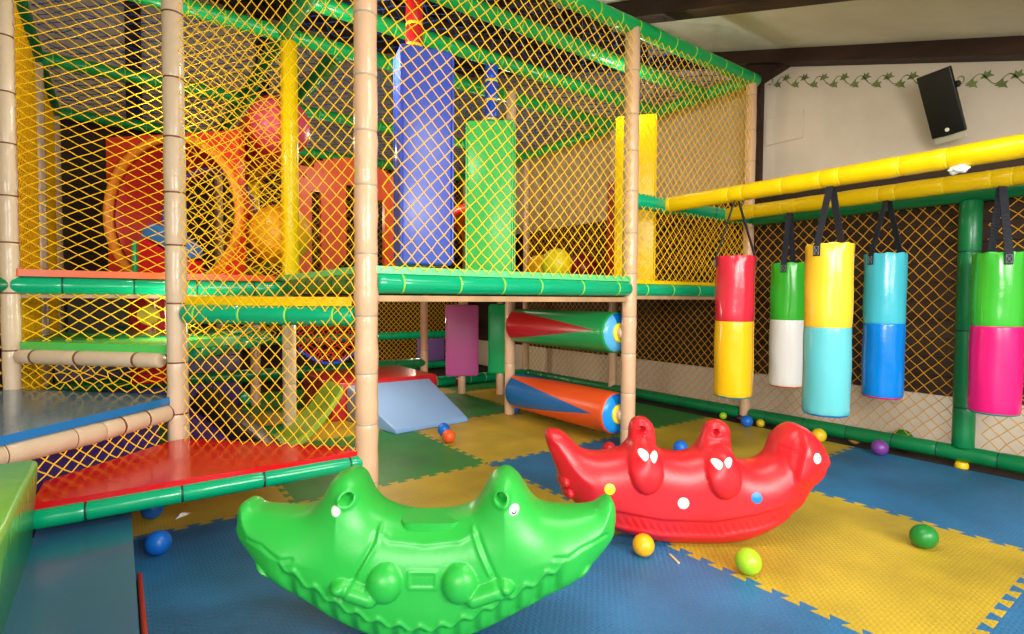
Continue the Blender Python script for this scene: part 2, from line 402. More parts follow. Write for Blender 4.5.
# platform rails
rail((XB + .035, YA - .01, ZP), (XC - .02, YA - .01, ZP), 0.044, GP, 0.25)
rail((XC + .03, YA, ZP - .005), (XD, YA, ZP - .005), 0.040, GP, 0.25)
rail((XA - 0.0, YB, ZP - .01), (XB, YB, ZP - .01), 0.042, [green, tie_dark], 0.27); rail((-1.4, YB, ZP - .01), (XA, YB, ZP - .01), 0.040, GD, 0.27)
rail((XB, YA, ZP), (XB, YB, ZP), 0.044, GD)
e = 0.045
rail((XB - .03, YA + .03, 0.795), (PK[0] + .03, PK[1] - .03, 0.795), 0.042, GP, 0.2)
rail((XD, YA, ZP), (XD, YD, ZP), 0.042, GD); rail((XB, YC, ZP), (XD, YC, ZP), 0.042, GD); rail((XB, YD, ZP), (XD, YD, ZP), 0.042, GD)
# middle rail between the two right-hand posts
rail((XC + .03, YA, ZM), (2.65, YA, ZM), 0.046, GP, 0); rail((2.65, YA, ZM), (XD, YA, ZM), 0.046, [green, tie_dark], 0.3)
# lower rails
rail((0.30, 3.2, 0.59), (0.84, 4.08, 0.59), 0.05, [green, tie_dark], 0.3)
rail((XA, YC, 0.25), (XC, YC, 0.25), 0.042, GD); rail((0.3, YB + .04, 0.05), (XB, YB + .04, 0.05), 0.05, GD)
rail((XC, YC, 0.05), (XD, YC, 0.05), 0.05, [green, tie_lime]); rail((XC, YC, 0.05), (XC, YD, 0.05), 0.05, [green, tie_lime])
for z in (0.04, 0.42): rail((XB, YD, z), (XD, YD, z), 0.046, [green, tie_dark])
rail((XB, YD, 0.06), (XB, YC, 0.06), 0.046, [green, tie_dark]); rail((XA, YD, 0.5), (XB, YD, 0.5), 0.046, GD)
# red step front rail, blue step beige rail, green step beige rail
rail((-0.215, 2.135, 0.20), (0.80, 2.125, 0.202), 0.031, [green, tie_dark], 0.3)
BB = [beige_pale, tie_brown]
rail((0.20, 2.80, 0.365), (-0.06, 2.545, 0.362), 0.038, BB, 0.12, tiew=0.009); rail((-0.06, 2.545, 0.362), (-0.5, 2.12, 0.372), 0.040, BB, 0.2, wob=0.05, tiew=0.004)
ux, uy = (XA - PK[0]), (YB - PK[1])
rail((PK[0] + ux * .09, PK[1] + uy * .09, 0.588), (PK[0] + ux * .95, PK[1] + uy * .95, 0.588), 0.034, BB, 0.28, tiew=0.009)
# plywood under the platform
m = MB(); m.box((XB + .04, YA - .03, ZP - .075), (XC - .045, YD, ZP - .05)); m.box((XC + .045, YA - .02, ZP - .06), (XD - .05, YD, ZP - .04)); m.build('deck_board', ply, FR, smooth=0)
m = MB(); m.box((XA, YB, ZP - .07), (XB, YD, ZP - .05)); m.build('deck_board', ply, FR, smooth=0)

# ------------------------------------------------------------------ deck mats and steps
def deck(poly, z0, z1, mats, label, cat='padded mat', bevel=0.012, name='deck_mat', mtop=None):
    m = MB(); cx = sum(p[0] for p in poly) / len(poly); cy = sum(p[1] for p in poly) / len(poly)
    m.prism(poly, z0, z1, 0, mtop)
    return tag(m.build(name, mats, off=(cx, cy, z0), bevel=bevel), label, cat)
deck([(-0.215, 2.13), (0.775, 2.115), (0.80, 2.16), (0.24, 2.74), (0.18, 2.73), (-0.205, 2.37)], 0.225, 0.25, red_v, 'glossy red triangular padded step above the green front rail', 'padded step')
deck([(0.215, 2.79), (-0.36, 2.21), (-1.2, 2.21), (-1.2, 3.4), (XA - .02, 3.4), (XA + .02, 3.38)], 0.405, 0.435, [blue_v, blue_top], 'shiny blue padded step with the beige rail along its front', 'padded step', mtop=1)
deck([(PK[0] - .02, PK[1] + .03), (PK[0] + .02, PK[1] + .25), (0.55, 3.3), (0.5, 4.1), (-0.3, 4.1), (XA + .03, YB - .02)], 0.615, 0.655, green_step, 'bright green padded step on the beige rail between left posts', 'padded step')
deck([(XB - .05, YA + .02), (XB - .02, YA + .12), (XB - .02, YB - .06), (0.5, YB - .06), (PK[0] + .03, PK[1] + .06), (PK[0] + .01, PK[1] - .01)], 0.835, 0.872, yellow_v, 'yellow padded step edge on the green rail behind the net', 'padded step')
deck([(XA + .02, YB - .03), (XB - .06, YB - .03), (XB - .06, YD), (XA + .02, YD)], 0.962, 0.995, orange_v, 'orange padded deck in front of the round tunnel mouth')
deck([(XB - .02, YA - .035), (XC - .0, YA - .035), (XC, YD), (XB - .02, YD)], 0.970, 1.0, mint, 'mint green padded deck of the upper platform')
deck([(XC + .045, YA - .02), (XD - .04, YA - .02), (XD - .04, YD), (XC + .045, YD)], 0.962, 0.982, yellow_v, 'yellow padded deck behind the right front post')
deck([(0.27, 3.28), (0.80, 4.12), (0.3, 4.5), (-0.3, 4.1), (0.1, 3.5)], 0.63, 0.66, green, 'green padded low deck behind the left net')
# teal pad and green block at the bottom left
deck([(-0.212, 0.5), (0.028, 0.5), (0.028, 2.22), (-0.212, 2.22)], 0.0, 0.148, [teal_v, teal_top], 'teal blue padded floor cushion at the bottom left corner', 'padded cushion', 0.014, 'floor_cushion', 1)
m = MB(); m.box((-0.9, 0.6, 0.0), (-0.19, 2.075, 0.398)); m.v = [(x - (.03 if x > -.5 and z < .2 else 0), y, z) for x, y, z in m.v]
def reflect_fade():  # paints reflected light into the block's green, paler towards the top
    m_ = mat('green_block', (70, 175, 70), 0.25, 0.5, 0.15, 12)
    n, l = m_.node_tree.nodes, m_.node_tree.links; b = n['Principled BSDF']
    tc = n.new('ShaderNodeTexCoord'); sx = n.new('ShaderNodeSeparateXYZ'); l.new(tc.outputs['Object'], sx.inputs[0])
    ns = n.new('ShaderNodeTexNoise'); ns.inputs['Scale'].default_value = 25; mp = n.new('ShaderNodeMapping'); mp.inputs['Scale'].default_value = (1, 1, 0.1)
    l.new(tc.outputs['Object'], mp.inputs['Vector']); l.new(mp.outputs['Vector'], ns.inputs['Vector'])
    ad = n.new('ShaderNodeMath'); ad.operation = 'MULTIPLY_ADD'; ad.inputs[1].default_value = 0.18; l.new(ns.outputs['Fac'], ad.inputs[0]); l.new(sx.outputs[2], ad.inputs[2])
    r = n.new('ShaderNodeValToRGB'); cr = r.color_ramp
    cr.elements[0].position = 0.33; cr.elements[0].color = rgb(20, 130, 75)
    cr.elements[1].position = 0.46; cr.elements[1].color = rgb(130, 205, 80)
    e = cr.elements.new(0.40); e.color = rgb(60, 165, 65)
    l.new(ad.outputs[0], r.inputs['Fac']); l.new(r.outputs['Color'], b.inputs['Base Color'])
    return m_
tag(m.build('foam_block', reflect_fade(), off=(-0.55, 1.4, 0), bevel=0.018), 'green foam block standing at the left edge beside the teal cushion', 'foam block')
m = MB(); m.box((0.036, 1.1, 0.0), (0.050, 1.98, 0.03)); tag(m.build('foam_strip', vinyl('brick_vinyl', (180, 52, 30), .4, .05), off=(0.05, 1.6, 0), bevel=0.006), 'narrow red orange foam strip on the floor along the teal cushion', 'foam strip')
# purple pad behind the riser net
M_ = Matrix.Translation((-0.02, 2.66, 0)) @ Matrix.Rotation(math.radians(45), 4, 'Z')
m = MB(); m.box((-0.72, 0.02, 0.03), (0.26, 0.1, 0.325), 0, M_); tag(m.build('riser_pad', purple_v, off=(-0.1, 2.6, 0.03), bevel=0.012), 'dark purple padded riser behind the net under the blue step', 'padded riser')

# ------------------------------------------------------------------ nets
def net(label, o, u, W, H, cu, cv, mtl=net_y, r=0.0026, jit=0.1, sag=0.012, v=(0, 0, 1), shape=None, rope=False, name='safety_net'):
    o, u, v = V(o), V(u).normalized(), V(v).normalized(); nrm = u.cross(v)
    nu, nv = max(1, round(W / cu)) * 2, max(1, round(H / cv)) * 2
    su, sv = W / nu, H / nv
    ph1, ph2, ph3 = (random.uniform(0, 6) for _ in range(3))
    P = {}
    for i in range(nu + 1):
        for j in range(nv + 1):
            if (i + j) % 2: continue
            a, b = i * su, j * sv
            ed = (i in (0, nu)) or (j in (0, nv))
            k = 0 if ed else 1
            da = k * (random.gauss(0, jit * su * .5) + su * .25 * math.sin(a * 5.3 + b * 3 + ph1)); db = k * (random.gauss(0, jit * sv * .5) + sv * .2 * math.sin(a * 4 - b * 4.1 + ph2))
            dn = sag * math.sin(PI * i / nu) * math.sin(PI * j / nv) * (0.6 + 0.6 * math.sin(a * 3 + b * 2.4 + ph3))
            P[(i, j)] = (a + da, b + db, dn)
    m = MB()
    def W3(q): return o + u * q[0] + v * q[1] + nrm * q[2]
    def cord(A, B, rr):
        d = (B - A)
        if d.length < 1e-5: return
        d.normalize(); s = d.cross(nrm)
        if s.length < 1e-4: s = u.copy()
        s.normalize(); n2 = d.cross(s)
        vs = []
        for C in (A, B):
            for q in ((1, 0), (0, 1), (-1, 0), (0, -1)): vs.append(C + (s * q[0] + n2 * q[1]) * rr)
        b0 = len(m.v); m.v += [tuple(p) for p in vs]
        for k in range(4): m.f.append((b0 + k, b0 + (k + 1) % 4, b0 + 4 + (k + 1) % 4, b0 + 4 + k)); m.m.append(0)
    def knot(C, rr):
        vs = [C + u * rr * 1.5, C + v * rr * 1.5, C - u * rr * 1.5, C - v * rr * 1.5, C + nrm * rr * 1.2, C - nrm * rr * 1.2]
        m.add(vs, [(0, 1, 4), (1, 2, 4), (2, 3, 4), (3, 0, 4), (1, 0, 5), (2, 1, 5), (3, 2, 5), (0, 3, 5)])
    ok = (lambda q: True) if shape is None else (lambda q: shape(q[0], q[1]))
    for (i, j), q in P.items():
        if not ok(q): continue
        for di in (-1, 1):
            w = P.get((i + di, j + 1))
            if w and ok(w): cord(W3(q), W3(w), r)
        knot(W3(q), r)
    if rope and shape is None:
        c = [o, o + u * W, o + u * W + v * H, o + v * H]
        for k in range(4):
            A, B = c[k], c[(k + 1) % 4]; n_ = 10
            for q in range(n_): cord(A.lerp(B, q / n_), A.lerp(B, (q + 1) / n_), r * 1.3)
    c0 = o + u * W / 2
    ob = m.build(name, mtl, off=c0, smooth=60)
    return tag(ob, label, 'net', 'diamond mesh safety nets')
zt = ZT - .04
net('yellow diamond net across the front of the upper platform', (XB + .05, YA - .05, 0.985), (1, 0, 0), XC - XB - .09, zt - .985, 0.064, 0.065, r=0.0023)
net('yellow diamond net between the two right front posts above the bags', (XC + .045, YA - .03, 0.975), (1, 0, 0), XD - XC - .08, zt - .975, 0.062, 0.065, r=0.0022)
cu = (V((PK[0], PK[1], 0)) - V((XB, YA, 0))); cl = cu.length; cu.normalize(); cn = V((-cu.y, cu.x, 0)) * -1
c0 = V((XB, YA, 0)) + cu * 0.03 + V((-0.68, -0.73, 0)) * 0.045
net('yellow diamond net over the slanted opening above the red step', (c0.x, c0.y, 0.25), tuple(cu), cl - .095, zt - .25, 0.055, 0.060, sag=0.02, r=0.0021)
net('yellow net rising behind the orange deck between left posts', (XA + .04, YB - .02, 0.985), (1, 0, 0), XB - XA - .06, zt - .985, 0.092, 0.053, r=0.0021)
net('yellow net hanging between the orange deck and the green step', (XA + .04, YB - .01, 0.60), (1, 0, 0), XB - XA - .1, 0.29, 0.088, 0.056)
c1 = V((PK[0], PK[1], 0)); cu2 = V((XA - PK[0], YB - PK[1], 0)); cl2 = cu2.length; cu2.normalize()
net('short slack yellow net between the green step and the blue step', (PK[0] + cu2.x * .05, PK[1] + cu2.y * .05, 0.44), tuple(cu2), cl2 - .1, 0.12, 0.07, 0.045, jit=0.5, rope=False)
net('yellow net under the beige rail in front of the purple riser', (0.165, 2.735, 0.247), (-0.72, -0.69, 0), 0.6, 0.10, 0.062, 0.05, r=0.0024, rope=False)
net('dense yellow net down the left side of the frame', (XA, YB + .05, 0.2), (0, 1, 0), YC - YB - .1, zt - .2, 0.07, 0.06, r=0.003)
net('dense yellow net far along the left side of the frame', (XA, YC + .05, 0.2), (0, 1, 0), YD - YC - .1, zt - .2, 0.07, 0.06, r=0.003)
net('yellow net left of the leftmost beige post', (-1.3, YB, 0.45), (1, 0, 0), 0.86, zt - .45, 0.05, 0.06, r=0.003)
# nets in front of the wall
net('yellow net on the wall behind the pink and green punch bag', (XD + .02, -0.55, 0.10), (0, 1, 0), 1.37, ZM - .13, 0.072, 0.074, net_o, r=.0022, sag=0.03)
net('yellow net on the wall behind the hanging punch bags', (XD + .02, 0.94, 0.10), (0, 1, 0), 1.15, ZM - .13, 0.068, 0.074, net_o, r=.0022, sag=0.03)
net('low net on the wall behind the two rollers', (XD, YA + .05, 0.10), (0, 1, 0), YB - YA - .1, 0.79, 0.066, 0.066, net_o)
net('low net on the wall past the rollers', (XD, YB + .05, 0.10), (0, 1, 0), YC - YB - .1, 0.79, 0.066, 0.066, net_o)
net('upper net on the wall side of the platform behind the right post', (XD, YA + .05, 0.98), (0, 1, 0), YB - YA - .1, zt - .98, 0.06, 0.058, net_o)
net('upper net on the wall side of the platform farther back', (XD, YB + .05, 0.98), (0, 1, 0), YC - YB - .1, zt - .98, 0.06, 0.058, net_o)
net('low yellow net at the back behind the blue ramp', (XB + .05, YD, 0.52), (1, 0, 0), XC - XB - .1, 0.38, 0.06, 0.06)
net('low yellow net at the back behind the magenta bolster', (XC + .05, YD, 0.10), (1, 0, 0), XD - XC - .1, 0.8, 0.06, 0.06)
net('dark amber net at the back of the upper platform', (XB + .05, YD, 0.98), (1, 0, 0), XD - XB - .1, zt - .98, 0.075, 0.07, net_o)
net('blue net covering the top of the frame at the front', (XB + .05, YA + .05, ZT + .045), (1, 0, 0), XD - XB - .1, YB - YA - .1, 0.13, 0.13, net_b, r=0.0028, v=(0, 1, 0), jit=.4, name='roof_net')
net('blue net covering the top of the frame in the middle', (XA + .05, YB + .05, ZT + .045), (1, 0, 0), XD - XA - .1, YC - YB - .1, 0.13, 0.13, net_b, r=0.0028, v=(0, 1, 0), jit=.4, name='roof_net')
net('blue net covering the top of the frame at the back', (XA + .05, YC + .05, ZT + .045), (1, 0, 0), XD - XA - .1, YD - YC - .1, 0.13, 0.13, net_b, r=0.0028, v=(0, 1, 0), jit=.4, name='roof_net')
# slack net with blue fringe behind the slanted opening
net('slack orange net hung from the platform edge with a blue hem', (1.09, YC - .5, 0.36), (1, 0, 0), 0.5, 0.50, 0.05, 0.05, mat('orange_cord', (215, 80, 30), 0.6), r=0.004, jit=.6, shape=lambda a, b: b > 0.12 - 0.12 * math.sin(PI * a / 0.5))
# ------------------------------------------------------------------ punch bag rack
RK = thing('bag_rack', 'punch bag rack with two yellow beams and green wall rails', 'punch bag rack', (3.2, 0.8, 0))
YL = [yellow_v, tie_yellow]
rail((2.694, YA - .03, ZM), (2.694, -0.6, ZM), 0.043, YL, 0.30, RK, 'yellow padded beam nearer the room', wob=0.05, name='beam', tlist=[.03, .41, .49, .70, .88, .965, 1.2, 1.36])
rail((3.314, YA - .03, ZM), (3.314, -0.6, ZM), 0.043, YL, 0.30, RK, 'yellow padded beam nearer the wall', wob=0.05, name='beam', tlist=[.2, .38, .46, .70, .90, .975, 1.18, 1.36, 1.435])
rail((XD, YA - .04, ZM - .005), (XD, -0.6, ZM - .005), 0.046, GD, 0.6, RK, 'green upper wall rail')
rail((XD, YA - .04, 0.056), (XD, -0.6, 0.056), 0.043, GD, 0.24, RK, 'green floor rail')
rail((XD, 4.71, 0.056), (XD, YA + .04, 0.056), 0.043, GD, 0.24, FR)
post(XD, 0.89, 0.09, ZM - .04, 0.049, GD, ties=0.4, parent=RK, wob=0.01, label='green padded post')
post(XD, -0.6, 0.0, ZM + .04, 0.049, GD, ties=0.4, parent=RK, wob=0.01)
for x in (2.694, 3.314): post(x, -0.6, 0, ZM + .04, 0.045, GD, ties=0.4, parent=RK, wob=0.01)
m = MB(); m.rings((XD - .03, 0.885, -0.012), (XD - .03, 0.885, 0.02), [(0, .03, 0), (.02, .03, 0), (.03, .025, 0)], 20); m.build('foot', yellow_v, RK)['label'] = 'yellow foot of the green post'
# torn tape under the nearer beam
m = MB()
random.seed(11)
bm = bmesh.new(); bmesh.ops.create_icosphere(bm, subdivisions=3, radius=0.03)
for vv in bm.verts:
    k = 1 + 0.35 * math.sin(vv.co.x * 150 + 1) * math.sin(vv.co.y * 120) + 0.15 * random.random()
    vv.co = V((vv.co.x * 0.7 * k, vv.co.y * 1.0 * k, vv.co.z * 0.5 * k))
me = bpy.data.meshes.new('tape_scrap'); bm.to_mesh(me); bm.free(); me.materials.append(white_p)
tp = bpy.data.objects.new('tape_scrap', me); COL.objects.link(tp); tp.location = (2.68, 0.70, ZM - .052)
tag(tp, 'crumpled white scrap of tape under the nearer yellow beam', 'tape scrap')

BAGC = {'red': (214, 40, 62), 'yellow': (244, 190, 20), 'green': (60, 190, 50), 'white': (248, 246, 242), 'gold': (250, 200, 50), 'aqua': (95, 190, 200), 'sky': (70, 190, 210), 'azure': (0, 130, 225), 'leaf': (60, 185, 50), 'pink': (232, 20, 120), 'teal': (30, 150, 140), 'orangered': (230, 90, 40), 'dblue': (20, 110, 200)}
def bag(x, y, zt_, zm, zb, R, up, lo, rim, ang, label):
    t = thing('punch_bag', label, 'punch bag', (x, y, zb), 'hanging punch bags')
    rnd = random.Random(int(1000 * y) + int(x * 10)); ph = [rnd.uniform(0, 6.28) for _ in range(5)]
    SEG = 48
    def shell(rows):
        vs = []; fs = []
        for z, rr, pk in rows:
            for k in range(SEG):
                w = 2 * PI * k / SEG
                q = rr * (1 + pk * (0.55 * math.sin(13 * w + ph[0]) + 0.35 * math.sin(21 * w + ph[1]) + 0.3 * math.sin(5 * w + ph[2]))) + 0.0012 * math.sin(3 * w + z * 22 + ph[3])
                vs.append((x + q * math.cos(w), y + q * math.sin(w), z + pk * 0.35 * math.sin(9 * w + ph[4]) * R))
        for i in range(len(rows) - 1):
            for k in range(SEG): fs.append((i * SEG + k, i * SEG + (k + 1) % SEG, (i + 1) * SEG + (k + 1) % SEG, (i + 1) * SEG + k))
        return vs, fs
    H = zt_ - zb
    rows = [(zt_ - .02, R * .2, 0), (zt_ - .014, R * .7, .05), (zt_ - .004, R * .9, .09), (zt_ + .003, R * .97, .08), (zt_ - .012, R * 1.0, .05), (zt_ - .035, R * 1.0, .018), (zt_ - .07, R * 1.0, .008)]
    n = 6
    for k in range(1, n): rows.append((zt_ - .07 + (zm + .012 - zt_ + .07) * k / n, R * (1 + .012 * math.sin(PI * k / n)), .002))
    rows += [(zm + .012, R, .002), (zm + .003, R * .99, .002), (zm, R * .975, 0)]
    m = MB(); m.add(*shell(rows)); m.build('upper_cover', vinyl('bag_' + up, BAGC[up], 0.2, 0.1, 14), t, 60)['label'] = up.replace('gold', 'yellow').replace('leaf', 'green').replace('sky', 'light blue') + ' upper half'
    rows = [(zm, R * .975, 0), (zm - .003, R * .99, .002), (zm - .012, R, .002)]
    for k in range(1, n): rows.append((zm - .012 + (zb + .06 - zm + .012) * k / n, R * (1 + .012 * math.sin(PI * k / n)), .002))
    rows += [(zb + .06, R, .006), (zb + .03, R, .014), (zb + .012, R * .985, .022), (zb + .006, R * .95, .02)]
    m = MB(); m.add(*shell(rows)); m.build('lower_cover', vinyl('bag_' + lo, BAGC[lo], 0.2, 0.1, 14), t, 60)['label'] = lo.replace('aqua', 'light blue').replace('azure', 'blue') + ' lower half'
    rows = [(zb + .008, R * .965, .02), (zb + .002, R * .95, .015), (zb - .002, R * .85, .005), (zb - .002, R * .1, 0)]
    m = MB(); m.add(*shell(rows)); m.build('bottom_cap', vinyl('bag_' + rim, BAGC[rim], 0.3, 0.05), t, 60)
    # webbing strap: up from one side, over the beam, down the other
    ca, sa = math.cos(ang), math.sin(ang)
    def strap(sgn):
        pr = R + 0.0035
        path = [(pr, zt_ - .055), (pr, zt_ - .005), (pr - .006, zt_ + .012), (0.012, ZM - .045), (0.007, ZM - .030)]
        # the loop straddles the beam across x
        vs = []; hw = 0.0155
        for q, (rr, z) in enumerate(path):
            f = 0
            dx, dy = sgn * rr * ca, sgn * rr * sa
            wx, wy = -sa, ca
            L = math.hypot(wx, wy) or 1; wx, wy = wx / L * hw, wy / L * hw
            nx_, ny_ = (sgn * ca * .0025, sgn * sa * .0025) if f < .5 else (sgn * .0025, 0)
            for s1 in (-1, 1):
                for s2 in (-1, 1): vs.append((x + dx + wx * s1 + nx_ * s2, y + dy + wy * s1 + ny_ * s2, z))
        fs = []
        for i in range(len(path) - 1):
            a = i * 4; b = a + 4
            fs += [(a, a + 1, b + 1, b), (a + 1, a + 3, b + 3, b + 1), (a + 3, a + 2, b + 2, b + 3), (a + 2, a, b, b + 2)]
        fs += [(0, 2, 3, 1)]
        m = MB(); m.add(vs, fs)
        so = m.build('strap', black_strap, t, 30)
        # stitched cross on the sewn end
        m = MB(); px, py = x + sgn * (R + .0068) * ca, y + sgn * (R + .0068) * sa
        def st(a, b):
            A = V((px - sa * a[0], py + ca * a[0], zt_ - .03 + a[1])); B = V((px - sa * b[0], py + ca * b[0], zt_ - .03 + b[1]))
            m.rings(A, B, [(0, .0007, 0), ((B - A).length, .0007, 0)], 5)
        c = 0.011; h = 0.018
        for a, b in (((-c, -h), (c, h)), ((-c, h), (c, -h)), ((-c, -h), (c, -h)), ((c, -h), (c, h)), ((c, h), (-c, h)), ((-c, h), (-c, -h))): st(a, b)
        m.build('stitching', mat('grey_thread', (150, 155, 165), .7), so)
    strap(1); strap(-1)
BR = 0.099
vx = lambda ax, ay, deg: 0
bag(2.694, 1.652, 1.10, 0.755, 0.347, BR, 'red', 'yellow', 'teal', math.radians(-225), 'red over yellow punch bag hanging leftmost from the nearer beam')
bag(3.314, 1.680, 1.09, 0.750, 0.343, BR - .002, 'green', 'white', 'orangered', math.radians(-168), 'green over white punch bag hanging behind the yellow one')
bag(2.694, 1.176, 1.128, 0.745, 0.335, BR, 'gold', 'aqua', 'dblue', math.radians(-186), 'yellow over light blue punch bag hanging in the middle')
bag(3.314, 1.163, 1.115, 0.750, 0.354, BR - .004, 'sky', 'azure', 'pink', math.radians(-203), 'light blue over dark blue punch bag left of the green post')
bag(3.314, 0.703, 1.09, 0.755, 0.347, BR - .003, 'leaf', 'pink', 'teal', math.radians(-149), 'green over pink punch bag at the right edge of the photo')

# ------------------------------------------------------------------ big rollers between posts
def roller(x, ya, yb, z, R, base, tri, cap1, cap2, label, wedge=True, dome=False, nT=3, rot=0.0, hubm=None):
    t = thing('padded_roller', label, 'roller', (x, ya, z - R), 'padded rollers')
    mm = mat('roller_' + base[0] + tri[0], base[1], 0.32, 0.5)
    if wedge:
        n, l = mm.node_tree.nodes, mm.node_tree.links; b = n['Principled BSDF']
        def mth(op, a, bb=None):
            q = n.new('ShaderNodeMath'); q.operation = op
            for i, v_ in enumerate((a, bb)):
                if v_ is None: continue
                if isinstance(v_, (int, float)): q.inputs[i].default_value = v_
                else: l.new(v_, q.inputs[i])
            return q.outputs[0]
        tc = n.new('ShaderNodeTexCoord'); sx = n.new('ShaderNodeSeparateXYZ'); l.new(tc.outputs['Object'], sx.inputs[0])
        ang = mth('ARCTAN2', mth('SUBTRACT', sx.outputs[2], R), sx.outputs[0])
        fr = mth('ABSOLUTE', mth('SUBTRACT', mth('FRACT', mth('ADD', mth('MULTIPLY', ang, nT / (2 * PI)), rot)), 0.5))
        wv = mth('MULTIPLY', mth('SUBTRACT', mth('DIVIDE', sx.outputs[1], yb - ya), 0.08), 0.50)
        mk = mth('LESS_THAN', fr, wv)
        mx = n.new('ShaderNodeMix'); mx.data_type = 'RGBA'; l.new(mk, mx.inputs[0])
        mx.inputs[6].default_value = rgb(*base[1]); mx.inputs[7].default_value = rgb(*tri[1]); l.new(mx.outputs[2], b.inputs['Base Color'])
    L = yb - ya
    SEG = 56; m = MB(); prof = [(0.0, R * .93, 0), (.006, R * .985, 0), (.018, R, 0), (.04, R * 1.0, 0), (.05, R * .992, 0), (.06, R, 0)]
    for q in range(1, 10): prof.append((.06 + (L - .12) * q / 10, R * (1 + .004 * math.sin(q * 2.2)), 0))
    prof += [(L - .06, R, 0), (L - .018, R, 0), (L - .006, R * .985, 0), (L, R * .93, 0)]
    m.rings((x, ya, z), (x, yb, z), prof, SEG, caps=(False, False)); m.build('cover', mm, t, 50)
    for yy, s in ((ya, -1), (yb, 1)):
        m = MB(); ns = 40; rr = [(R * .945, 0.004), (R * .9, -.004), (R * .7, -.014), (R * .4, -.02), (0.05, -.022)]
        if dome: rr = [(R * .945, 0.004), (R * .9, -.03), (R * .75, -.075), (R * .5, -.11), (R * .2, -.125), (.012, -.127)]
        vs = []
        for r_, d_ in rr:
            for k in range(ns):
                w = 2 * PI * (k + .5) / ns
                pk = 1 + (.02 * math.sin(17 * w) if r_ > R * .65 else 0)
                vs.append((x + r_ * pk * math.cos(w), yy + s * -d_, z + r_ * pk * math.sin(w)))
        for i in range(len(rr) - 1):
            for k in range(ns):
                w = 2 * PI * (k + 1) / ns
                a = (i * ns + k, i * ns + (k + 1) % ns, (i + 1) * ns + (k + 1) % ns, (i + 1) * ns + k)
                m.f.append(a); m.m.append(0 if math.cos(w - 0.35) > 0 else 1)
        m.v = [tuple(p) for p in vs]
        m.f.append(tuple(len(rr) * ns - ns + k for k in range(ns))); m.m.append(0)
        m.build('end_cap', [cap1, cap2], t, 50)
    if not dome:
        for yy, s in ((ya, -1), (yb, 1)):
            m = MB(); m.rings((x, yy - s * .0, z), (x, yy + s * .045, z), [(0, .058, 0), (.026, .058, 0), (.031, .052, 0), (.031, .03, 0)], 28); m.build('hub_ring', tie_yellow, t)
            m = MB(); m.rings((x, yy, z), (x, yy + s * .062, z), [(0, .04, 0), (.055, .038, 0), (.062, .03, 0)], 20); m.build('axle', beige, t)
    else:
        m = MB(); m.rings((x, ya - .12, z), (x, ya - .135, z), [(0, .02, 0), (.012, .02, 0), (.015, .015, 0)], 16); m.build('hub', green_dark, t)
    return t
cb1 = vinyl('cap_blue', (0, 110, 195), 0.25, 0.15, 30); cb3 = vinyl('cap_highlight_azure', (25, 150, 240), 0.2, 0.15, 30); cb2 = vinyl('cap_highlight_sky', (90, 180, 235), 0.2, 0.15, 30)  # sky and azure halves paint a highlight onto the blue caps
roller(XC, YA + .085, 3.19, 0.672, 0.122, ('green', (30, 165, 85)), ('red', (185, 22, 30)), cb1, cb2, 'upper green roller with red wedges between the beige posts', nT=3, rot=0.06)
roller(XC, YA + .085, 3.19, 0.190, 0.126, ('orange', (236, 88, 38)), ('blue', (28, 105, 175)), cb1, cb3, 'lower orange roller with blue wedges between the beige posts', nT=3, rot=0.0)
pk_ = vinyl('cap_pink', (225, 75, 110), 0.35, 0.05); og_ = vinyl('cap_gold', (240, 170, 30), 0.35, 0.05)
roller(XB + .02, YB + .17, YC - .12, 1.94, 0.185, ('crimson', (205, 30, 45)), ('x', (0, 0, 0)), pk_, pk_, 'red roller with domed pink end behind the yellow post', wedge=False, dome=True)
roller(XB + .02, YB + .17, YC - .12, 1.265, 0.185, ('gold', (228, 145, 25)), ('x', (0, 0, 0)), og_, og_, 'golden roller with domed yellow end behind the yellow post', wedge=False, dome=True)

# ------------------------------------------------------------------ hanging bolsters
def bolster(x, y, z0, z1, w, d, rotz, mtl, label, pole=None, tiem=tie_yellow, ztop=None, zlow=None, pdx=0.0):
    t = thing('hanging_bolster', label, 'bolster', (x, y, z0), 'hanging bolsters')
    M = Matrix.Translation((x, y, 0)) @ Matrix.Rotation(rotz, 4, 'Z')
    m = MB(); nz = 8; n = 6; vs = []
    m.box((-w / 2, -d / 2, z0), (w / 2, d / 2, z1), 0, M)
    m.build('cushion', mtl, t, 35, bevel=0.014)
    m = MB()
    for k in range(4):
        a = (-w / 2, w / 2)[k % 2]; b = (-d / 2, d / 2)[k // 2]
        A = M @ V((a, b, z0 + .015)); B = M @ V((a, b, z1 - .015)); m.rings(A, B, [(0, .006, 0), ((B - A).length, .006, 0)], 8)
    m.build('piping', mtl, t)
    x += pdx
    if ztop and ztop > z1:
        m = MB(); m.pad_tube((x, y, z1 - .01), (x, y, ztop), 0.042 if pole is not None else .03, 0.11 if pole is not None else 0, 16, 0.01, start=.03, tiew=.012); o = m.build('sleeve', [pole or beige, tiem], t)
    if zlow is not None:
        m = MB(); m.pad_tube((x, y, zlow), (x, y, z0 + .01), 0.035, 0, 14); m.build('stub', beige, t)
rp = vinyl('sleeve_red', (205, 25, 35), .3, .05); bp_ = vinyl('sleeve_blue', (30, 80, 215), .3, .05)
R_ = math.radians
bolster(1.265, 2.5, 1.035, 2.10, 0.26, 0.16, R_(-13), bolster_blue, 'tall royal blue bolster hanging near the front of the platform', rp, ztop=ZT - .04, pdx=-.05)
bolster(1.985, 2.96, 1.04, 2.01, 0.30, 0.14, R_(-42), bolster_green, 'light green bolster hanging in the middle of the platform', bp_, ztop=ZT - .04)
bolster(2.86, 2.5, .984, 2.10, 0.26, 0.12, R_(-50), yellow_v, 'tall yellow bolster standing behind the right front post')
